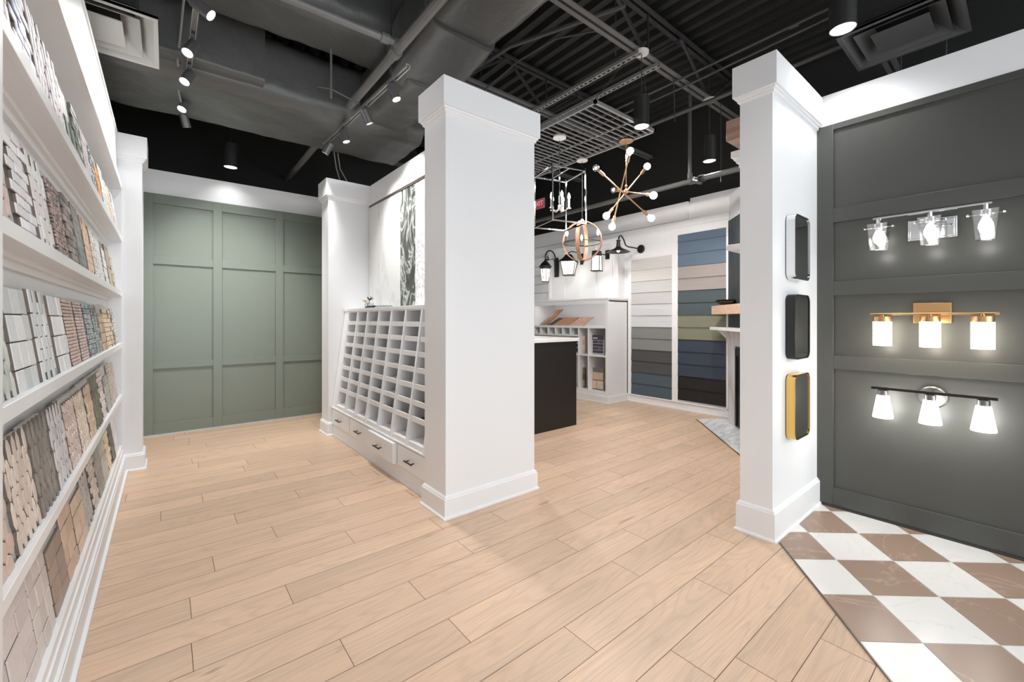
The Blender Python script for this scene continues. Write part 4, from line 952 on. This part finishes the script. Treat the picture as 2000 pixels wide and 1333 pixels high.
pipe('conduit', [(3.99, .4, 3.60), (4.07, 2.2, 3.60), (4.10, 6.2, 3.60)], .011, 'thin conduit crossing the ceiling, right one of the pair', PIPED, cat='conduit')
pipe('conduit', [(4.10, .2, 3.40), (4.17, 2.0, 3.40), (4.20, 6.0, 3.40)], .021, 'thicker grey conduit above the mirror column', PIPED, cat='conduit')
pipe('conduit', [(3.05, 2.2, 3.93), (2.6, 3.2, 3.90), (2.3, 6.0, 3.90)], .022, 'grey conduit under the deck between main duct and lamp grid', PIPED, cat='conduit')
pipe('hanging_cable', [(3.20, 2.20, 3.66), (3.10, 2.28, 3.72), (2.95, 2.45, 3.80), (2.75, 2.75, 3.80), (2.6, 3.1, 3.70), (2.5, 3.6, 3.55), (2.42, 4.2, 3.5), (2.4, 5.0, 3.5)], .008, 'black cable sagging from the joist toward the centre column', WIREM, 'cable')
pipe('hanging_cable', [(3.32, 2.21, 3.66), (3.5, 2.24, 3.70), (3.62, 2.2, 3.64), (3.8, 2.25, 3.69), (4.0, 2.2, 3.645), (4.3, 2.24, 3.69), (4.6, 2.2, 3.65)], .010, 'cable looped along the joist beside the cylinder lamps', mat('grey_cable', (110, 110, 110), .5), 'cable')
pipe('hanging_cable', [(.62, 4.7, 4.05), (.72, 4.5, 3.6), (.86, 4.3, 3.38), (1.02, 4.0, 3.30), (1.10, 3.8, 3.22), (1.30, 3.70, 3.12)], .007, 'grey cable hanging down by the track light at the pipe', mat('grey_cable', (110, 110, 110), .5), 'cable')
pipe('hanging_cable', [(.13, 3.55, 3.9), (.10, 3.72, 3.5), (.07, 3.95, 3.15), (.08, 4.3, 3.05), (.11, 4.55, 3.04)], .008, 'flexible pale cable beside the left track', mat('pale_cable', (134, 134, 130), .5), 'cable')
for k, (x, x2) in enumerate(((1.42, 1.52), (1.46, 1.62))):
    pipe('hanging_cable', [(x, 4.80, 3.06), (x+.03, 4.82, 2.9), (x2, 4.86, 2.72)], .006, ['left of two thin cables dropping behind the column by the cubby cabinet', 'right of two thin cables dropping behind the column by the cubby cabinet'][k], mat('pale_cable', (134, 134, 130), .5), 'cable')
pipe('hanger_rod', [(4.755, 2.17, 3.62), (4.755, 2.17, 2.76)], .005, 'thin hanger rod near the right cylinder lamp', WIREM, 'rod')
pipe('hanger_rod', [(1.06, 3.66, 4.05), (1.06, 3.66, 3.07)], .008, 'hanger rod beside the long grey pipe', PIPEM, 'rod')
pipe('hanger_rod', [(3.86, 2.22, 3.62), (3.87, 2.21, 3.18)], .005, 'short thin rod hanging under the joist', WIREM, 'rod')
pipe('hanger_rod', [(3.05, 2.30, 4.05), (3.05, 2.30, 3.55)], .005, 'thin rod hanging above the cylinder lamp cable', WIREM, 'rod')
for k, y in enumerate((.36, .60)):
    pipe('hanger_rod', [(4.05+.1*k, y, 4.05), (4.05+.1*k, y, 2.5)], .006, ['right of two hanger rods above the charcoal wall', 'left of two hanger rods above the charcoal wall'][k], STEEL, 'rod')
# perforated struts
for k, x in enumerate((3.235, 3.535)):
    b = MB(); y = 2.2
    for s in (-1, 1): b.box((x+s*.0205-.0025, 2.18, 3.585), (x+s*.0205+.0025, 5.3, 3.615)); b.box((x+s*.020-.006, 2.18, 3.583), (x+s*.020+.006, 5.3, 3.587))
    while y < 5.28: b.box((x-.02, y, 3.583), (x+.02, y+.022, 3.587)); y += .056
    tag(obj('strut_channel', b, mat('strut_grey', (150, 150, 149), .4, .3), smooth=False), ['left perforated strut channel above the lamp grid', 'right perforated strut channel above the lamp grid'][k], 'strut')
# ---- air diffusers
def diffuser(cx, cy, z, s, m, label, box=.22):
    t_ = thing('air_diffuser', label, 'air diffuser', (cx, cy, z)); sq = lambda a: [(a/2, a/2), (-a/2, a/2), (-a/2, -a/2), (a/2, -a/2)]
    def cone(mb, a0, z0, a1, z1, th=.004):
        P = [(cx+x, cy+y, z0) for x, y in sq(a0)]+[(cx+x, cy+y, z1) for x, y in sq(a1)]+[(cx+x, cy+y, z0+th) for x, y in sq(a0)]+[(cx+x, cy+y, z1+th) for x, y in sq(a1)]
        mb.add(P, [(i, (i+1) % 4, 4+(i+1) % 4, 4+i)[::-1] for i in range(4)]+[(8+i, 8+(i+1) % 4, 12+(i+1) % 4, 12+i) for i in range(4)]+[(i, 8+i, 8+(i+1) % 4, (i+1) % 4) for i in range(4)]+[(4+i, 12+i, 12+(i+1) % 4, 4+(i+1) % 4)[::-1] for i in range(4)])
    b = MB(); cone(b, s, z, s*.93, z); cone(b, s*.93, z, s*.66, z+.075); cone(b, s, z+.004, s, z+.015); obj('frame', b, m, t_, smooth=False)
    b = MB(); cone(b, s*.74, z+.006, s*.44, z+.075); obj('cone', b, m, t_, smooth=False)
    b = MB(); b.box((cx-s*.24, cy-s*.24, z+.004), (cx+s*.24, cy+s*.24, z+.010)); obj('centre_plate', b, m, t_, smooth=False)
    b = MB(); b.box((cx-s*.34, cy-s*.34, z+.085), (cx+s*.34, cy+s*.34, z+.085+box)); obj('plenum', b, BLACKWALL, t_)
diffuser(-.333, 3.365, 2.90, .60, DIFF, 'square light grey air diffuser above the end of the mosaic rack')
diffuser(3.735, .53, 3.10, .58, DIFF2, 'square dark grey air diffuser above the charcoal wall')
duct('ductwork', (3.72, .50, 3.45), (3.80, .0, 3.95), .36, .34, 'short flexible duct dropping to the dark air diffuser', .16, .02, 31)

# ---- track lights
def track(p0, p1, heads, label, aims, watts, tw=.034):
    p0, p1 = Vector(p0), Vector(p1); d = (p1-p0).normalized(); t_ = thing('track_light', label, 'track light', (p0+p1)/2)
    b = MB(); side = d.cross(Vector((0, 0, 1))).normalized()
    for s in (-1, 1): b.obox((p0+p1)/2+side*s*.014, (d, side, (0, 0, 1)), ((p1-p0).length, .006, .022))
    b.obox((p0+p1)/2+Vector((0, 0, .012)), (d, side, (0, 0, 1)), ((p1-p0).length, tw, .006)); obj('rail', b, TRACK, t_, smooth=False)
    for q in (.15, .85):
        c = p0+(p1-p0)*q; b = MB(); b.tube([c+Vector((0, 0, .01)), Vector((c.x, c.y, 4.08))], .004, 6); obj('hanger', b, WIREM, t_)
    for hp_, aim, ww in zip(heads, aims, watts):
        c = p0+(p1-p0)*hp_; a = Vector(aim).normalized(); b = MB()
        b.obox(c-Vector((0, 0, .012)), (d, side, (0, 0, 1)), (.09, .026, .022)); j = c+Vector((0, 0, -.045)); b.tube([c+Vector((0, 0, -.01)), j], .010, 8)
        r0 = j+a*(-.035)+Vector((0, 0, -.02)); obj('adapter', b, HEADM, t_)
        b = MB(); b.lathe([(.001, 0), (.030, .001), (.034, .006), (.034, .120), (.031, .120), (.029, .112)], r0, 20, a); hd = obj('lamp_head', b, HEADM, t_)
        b = MB(); b.lathe([(.001, .113), (.029, .113), (.029, .111), (.001, .111)], r0, 20, a); obj('lens', b, TLENS, hd)
        light('track_spot', 'SPOT', r0+a*.14, ww, (1, .985, .97), .03, r0+a*1.5, 95, .9)
track((1.341, 2.814, 3.05), (1.272, 4.617, 3.05), (.14, .42, .70, .92), 'track light with four grey heads beside the main duct, over the cubby cabinet', [(.30, -.25, -.9), (.45, .02, -.88), (.24, -.15, -.92), (-.42, .34, -.88)], (70, 48, 76, 125))
track((.150, 2.2, 3.12), (.127, 4.85, 3.12), (.315, .50, .665, .865, .985), 'track light with five heads along the mosaic rack', [(.62, -.25, -.52), (-.30, -.35, -.75), (-.30, -.35, -.75), (-.28, -.35, -.75), (.26, .36, -.88)], (18, 32, 42, 60, 120))

# ---- cylinder pendants
def cylinder(x, y, label, zb_=2.95, top=4.07, watts=None):
    t_ = thing('cylinder_pendant', label, 'ceiling lamp', (x, y, zb_), group='black cylinder pendants'); r = .0665
    b = MB(); b.lathe([(r-.004, .004), (r, 0), (r, .262), (r-.006, .268), (.001, .268)], (x, y, zb_), 28); obj('lamp_shade', b, CYL, t_)
    b = MB(); b.lathe([(.001, .012), (r-.004, .012), (r-.004, .008), (.001, .008)], (x, y, zb_-.004), 28); obj('lens', b, LENS, t_)
    b = MB(); b.tube([(x, y, zb_+.26), (x, y, top)], .004, 6); obj('cord', b, WIREM, t_)
    b = MB(); b.lathe([(.060, 0), (.062, .004), (.062, .022), (.001, .024)], (x, y, top), 24); obj('canopy', b, mat('canopy_grey', (205, 205, 203), .4), t_)
    light('pendant_spot', 'SPOT', (x, y, zb_-.03), watts or LAMP_W, (1, .985, .975), .06, (x, y, 0), 125, .8)
cylinder(3.277, 2.19, 'black cylinder pendant over the lamp grid, right of the centre column', top=3.60)
cylinder(4.555, 2.20, 'black cylinder pendant near the vertical pipe, farther right', top=3.60, watts=85)
cylinder(.567, 5.70, 'black cylinder pendant close to the green wall', watts=7)
cylinder(3.094, .702, 'black cylinder pendant beside the dark air diffuser', watts=25)
for k, (x, y) in enumerate(((.45, 2.05), (.6, .6), (2.2, .4), (.8, -1.2), (2.4, -1.3), (2.59, 3.69))):  # unseen pendants, added only to brighten the room
    cylinder(x, y, watts=(15, 58, 15, 24, 16, 72)[k], label=f'black cylinder pendant added as unseen fill light, {["over the aisle", "above the left aisle", "above the open floor", "behind the camera, left", "behind the camera, right", "hidden behind the centre column"][k]}')

# ---- white ceiling lamp grid
GZ = 3.0; GM = mat('white_grid_metal', (122, 123, 124), .4)
t_ = thing('lamp_grid', 'white metal slatted grid hung from chains, carrying the chandeliers', 'ceiling grid', (3.13, 3.4, GZ))
b = MB(); gx0, gx1, gy0, gy1 = 2.70, 3.57, 2.235, 4.85
b.box((gx0, gy0, GZ), (gx0+.022, gy1, GZ+.028)); b.box((gx1-.022, gy0, GZ), (gx1, gy1, GZ+.028)); b.box((gx0, gy0, GZ), (gx1, gy0+.022, GZ+.028)); b.box((gx0, gy1-.022, GZ), (gx1, gy1, GZ+.028)); obj('frame', b, GM, t_, smooth=False)
obj('cross_rail', MB().box((3.24, gy0, GZ+.016), (3.255, gy1, GZ+.03)), GM, t_)
y = gy0+.0655
while y < gy1-.05: obj('slat', MB().box((gx0+.01, y, GZ+.003), (gx1-.01, y+.009, GZ+.014)), GM, t_, smooth=False); y += .0655
def chain(mb, p, q):
    p, q = Vector(p), Vector(q); d = (q-p); n = int(d.length/.028); d.normalize()
    for i in range(n):
        c = p+d*(i+.5)*.028; s = Vector((1, 0, 0)) if i % 2 else Vector((0, 1, 0)); pts = [c+d*.017*math.cos(a)+s*.008*math.sin(a) for a in [2*math.pi*k/6 for k in range(7)]]; mb.tube(pts, .0018, 4, caps=False)
for (x, y, x2) in ((gx1-.03, gy0+.05, 3.535), (gx0+.03, gy0+.05, 3.235), (gx1-.03, 4.7, 3.535), (gx0+.03, 4.7, 3.235)):
    b = MB(); chain(b, (x, y, GZ+.03), (x2, y+.05, 3.585)); obj('chain', b, WIREM, t_)

# ---- cage chandelier
ch = thing('chandelier', 'polished chrome open box chandelier with a cluster of candle bulbs', 'chandelier', (2.95, 2.884, 2.146)); cx, cy = 2.95, 2.884
A = Vector((.0885, .328, 0)).normalized(); B_ = Vector((A.y, -A.x, 0)); hw = .18; z0, z1 = 2.146, 2.646
corner = lambda i, j, z: Vector((cx, cy, z))+A*hw*i+B_*hw*j
for (i, j) in ((-1, -1), (1, -1), (1, 1), (-1, 1)):
    b = MB(); b.obox(corner(i, j, (z0+z1)/2+.006), (A, B_, (0, 0, 1)), (.013, .013, z1-z0+.03)); obj('post', b, CHROME, ch, smooth=False)
b = MB()
for z, nm in ((z0, 'bottom_frame'), (z1, 'top_frame')):
    b = MB()
    for s in (-1, 1): b.bar(corner(-1, s, z), corner(1, s, z), .012); b.bar(corner(s, -1, z), corner(s, 1, z), .012)
    if z == z1: b.bar(corner(-1, 0, z1), corner(1, 0, z1), .010)
    obj(nm, b, CHROME, ch, smooth=False)
b = MB(); b.tube([(cx, cy, 2.31), (cx, cy, 3.0)], .005, 8); b.sphere((cx, cy, 2.33), .018, 10); b.lathe([(.006, 0), (.02, .01), (.02, .02), (.006, .03)], (cx, cy, 2.295), 14)
for k in range(5): a = 2*math.pi*k/5+.4; b.tube([(cx, cy, 2.31), (cx+.045*math.cos(a), cy+.045*math.sin(a), 2.285), (cx+.09*math.cos(a), cy+.09*math.sin(a), 2.31)], .0045, 8)
obj('stem', b, CHROME, ch)
b = MB(); b.lathe([(.062, 0), (.064, .005), (.060, .024), (.02, .03), (.001, .03)], (cx, cy, 2.99), 24); obj('canopy', b, mat('canopy_white', (214, 214, 213), .3), ch)
for k in range(5):
    a = 2*math.pi*k/5+.4; x, y = cx+.09*math.cos(a), cy+.09*math.sin(a)
    b = MB(); b.lathe([(.001, 0), (.020, .002), (.022, .008), (.010, .010), (.0105, .085), (.001, .087)], (x, y, 2.305), 14); obj('candle_sleeve', b, mat('candle_sleeve_white', (236, 234, 230), .4), ch)
    b = MB(); b.lathe([(.006, 0), (.014, .022), (.012, .042), (.001, .068)], (x, y, 2.392), 12); obj('bulb', b, FLAME, ch)
light('chandelier_glow', 'SPOT', (cx, cy, 2.62), 22, (1, .98, .95), .08, (cx, cy, 0), 177, .05)
# ---- orb chandelier
cx, cy, cz, rr = 3.568, 3.141, 2.105, .222
ch = thing('chandelier', 'round orb chandelier of brown wood bands with a thin black ring and three candles', 'chandelier', (cx, cy, cz-rr))
for k in range(2):
    a = R(28+90*k); u = Vector((math.cos(a), math.sin(a), 0)); w_ = Vector((-math.sin(a), math.cos(a), 0)); b = MB(); N = 48; vs = []
    for i in range(N):
        t = 2*math.pi*i/N; d = u*math.cos(t)+Vector((0, 0, 1))*math.sin(t); c = Vector((cx, cy, cz))
        for s, r_ in ((-1, rr), (1, rr), (1, rr-.008), (-1, rr-.008)): vs.append(c+d*(r_-.002*k)+w_*s*.019)
    b.add(vs, [(4*i+q, 4*i+(q+1) % 4, 4*((i+1) % N)+(q+1) % 4, 4*((i+1) % N)+q) for i in range(N) for q in range(4)]); obj('wood_band', b, COPPER, ch)
b = MB(); pts = [(cx+(rr-.015)*math.cos(t), cy+(rr-.015)*math.sin(t), cz-.02) for t in [2*math.pi*k/40 for k in range(41)]]; b.tube(pts, .0045, 8, caps=False); obj('ring', b, BLACKM, ch)
b = MB(); b.lathe([(.018, 0), (.026, .012), (.02, .03), (.001, .032)], (cx, cy, cz-rr-.014), 16); b.lathe([(.02, 0), (.024, .01), (.006, .03), (.005, .66)], (cx, cy, cz+rr-.008), 12); obj('hub', b, BLACKM, ch)
b = MB(); b.lathe([(.060, 0), (.062, .005), (.055, .024), (.001, .03)], (cx, cy, 2.99), 24); obj('canopy', b, MATS['canopy_white'], ch)
for k in range(3):
    t = .75+2*math.pi*k/3; x, y = cx+(rr-.03)*math.cos(t), cy+(rr-.03)*math.sin(t)
    b = MB(); b.lathe([(.001, 0), (.024, .002), (.024, .008), (.010, .010), (.010, .06), (.001, .062)], (x, y, cz-.02), 14); obj('candle_sleeve', b, mat('sleeve_brown', (90, 76, 68), .5), ch)
    b = MB(); b.lathe([(.006, 0), (.015, .022), (.012, .042), (.001, .066)], (x, y, cz+.044), 12); obj('bulb', b, FLAME, ch)
light('orb_glow', 'SPOT', (cx, cy, cz+.25), 26, (1, .97, .93), .06, (cx, cy, 0), 177, .05)
# ---- sputnik chandelier
F3 = Vector((math.sin(HEAD), math.cos(HEAD), 0)); R3 = Vector((math.cos(HEAD), -math.sin(HEAD), 0)); U3 = Vector((0, 0, 1))
cx, cy, cz = 3.508, 2.52, 2.50
ch = thing('chandelier', 'brass starburst chandelier of crossed rods with eight round bulbs', 'chandelier', (cx, cy, cz)); C0 = Vector((cx, cy, cz))
b = MB(); b.sphere(C0, .026, 12); b.tube([C0, (cx, cy, 3.0)], .005, 8); b.sphere(C0+U3*.05, .014, 10); obj('hub', b, ABRASS, ch)
b = MB(); b.lathe([(.066, 0), (.070, .006), (.066, .022), (.001, .024)], (cx, cy, 2.985), 28); obj('canopy', b, ABRASS, ch)
RODS = [((-.300, .222, -.02), (.262, -.255, .04), (0, 0, 0)), ((.035, .372, -.05), (-.115, -.34, .06), (-.012, 0, -.015)), ((.246, .288, .10), (-.212, -.262, -.1), (.0, 0, .02)), ((-.052, .118, .34), (.160, -.128, -.30), (.01, 0, 0))]
for ri, (e0_, e1_, off) in enumerate(RODS):
    V3 = lambda v: R3*v[0]+U3*v[1]+F3*v[2]; O_ = C0+V3(off); p, q = O_+V3(e0_), O_+V3(e1_); d = (q-p).normalized()
    b = MB(); b.tube([p+d*.10, q-d*.10], .0065, 10); obj('rod', b, ABRASS, ch)
    for e, s, lit in ((p, 1, ri in (1, 2)), (q, -1, True)):
        b = MB(); b.tube([e+d*s*.045, e+d*s*.105], .0155, 14); b.tube([e+d*s*.105, e+d*s*.112], .010, 10); obj('socket', b, ABRASS, ch)
        b = MB(); b.sphere(e, .034, 16); b.tube([e+d*s*.028, e+d*s*.048], .014, 12); bo = obj('bulb', b, BULBLIT if lit else BULBG, ch)
        b = MB(); b.sphere(e, .013, 10); obj('filament', b, BULB, bo)
light('starburst_glow', 'SPOT', (cx, cy, cz+.36), 80, (1, .97, .93), .08, (cx, cy, 0), 178, .03)
# ---- exit sign on the far black wall
t_ = thing('exit_sign', 'small red exit sign on the far black wall, seen through the box chandelier', 'sign', (5.585, 6.0, 3.36))
obj('housing', MB().box((5.572, 5.86, 3.37), (5.599, 6.16, 3.56)), mat('sign_housing', (214, 190, 192), .4), t_, bevel=.003)
obj('lit_panel', MB().box((5.567, 5.872, 3.382), (5.572, 6.148, 3.548)), mat('sign_panel_red', (190, 70, 84), .4, emit=.5), t_)
cu = bpy.data.curves.new('lettering', 'FONT'); cu.body = 'EXIT'; cu.size = .13; cu.extrude = .002; cu.align_x = 'CENTER'; cu.align_y = 'CENTER'
tx = bpy.data.objects.new('lettering', cu); COL.objects.link(tx); tx.parent = t_; tx.location = Vector((5.564, 6.01, 3.465))-t_.location; tx.rotation_euler = (R(90), 0, R(-90)); tx.data.materials.append(mat('sign_letter', (232, 214, 216), .4, emit=.4))

_dg = bpy.context.evaluated_depsgraph_get(); _dg.update()
_m = bpy.data.meshes.new_from_object(tx.evaluated_get(_dg)); _o = bpy.data.objects.new('lettering', _m); COL.objects.link(_o)
_o.parent = tx.parent; _o.location = tx.location; _o.rotation_euler = tx.rotation_euler; bpy.data.objects.remove(tx); _o.name = 'lettering'
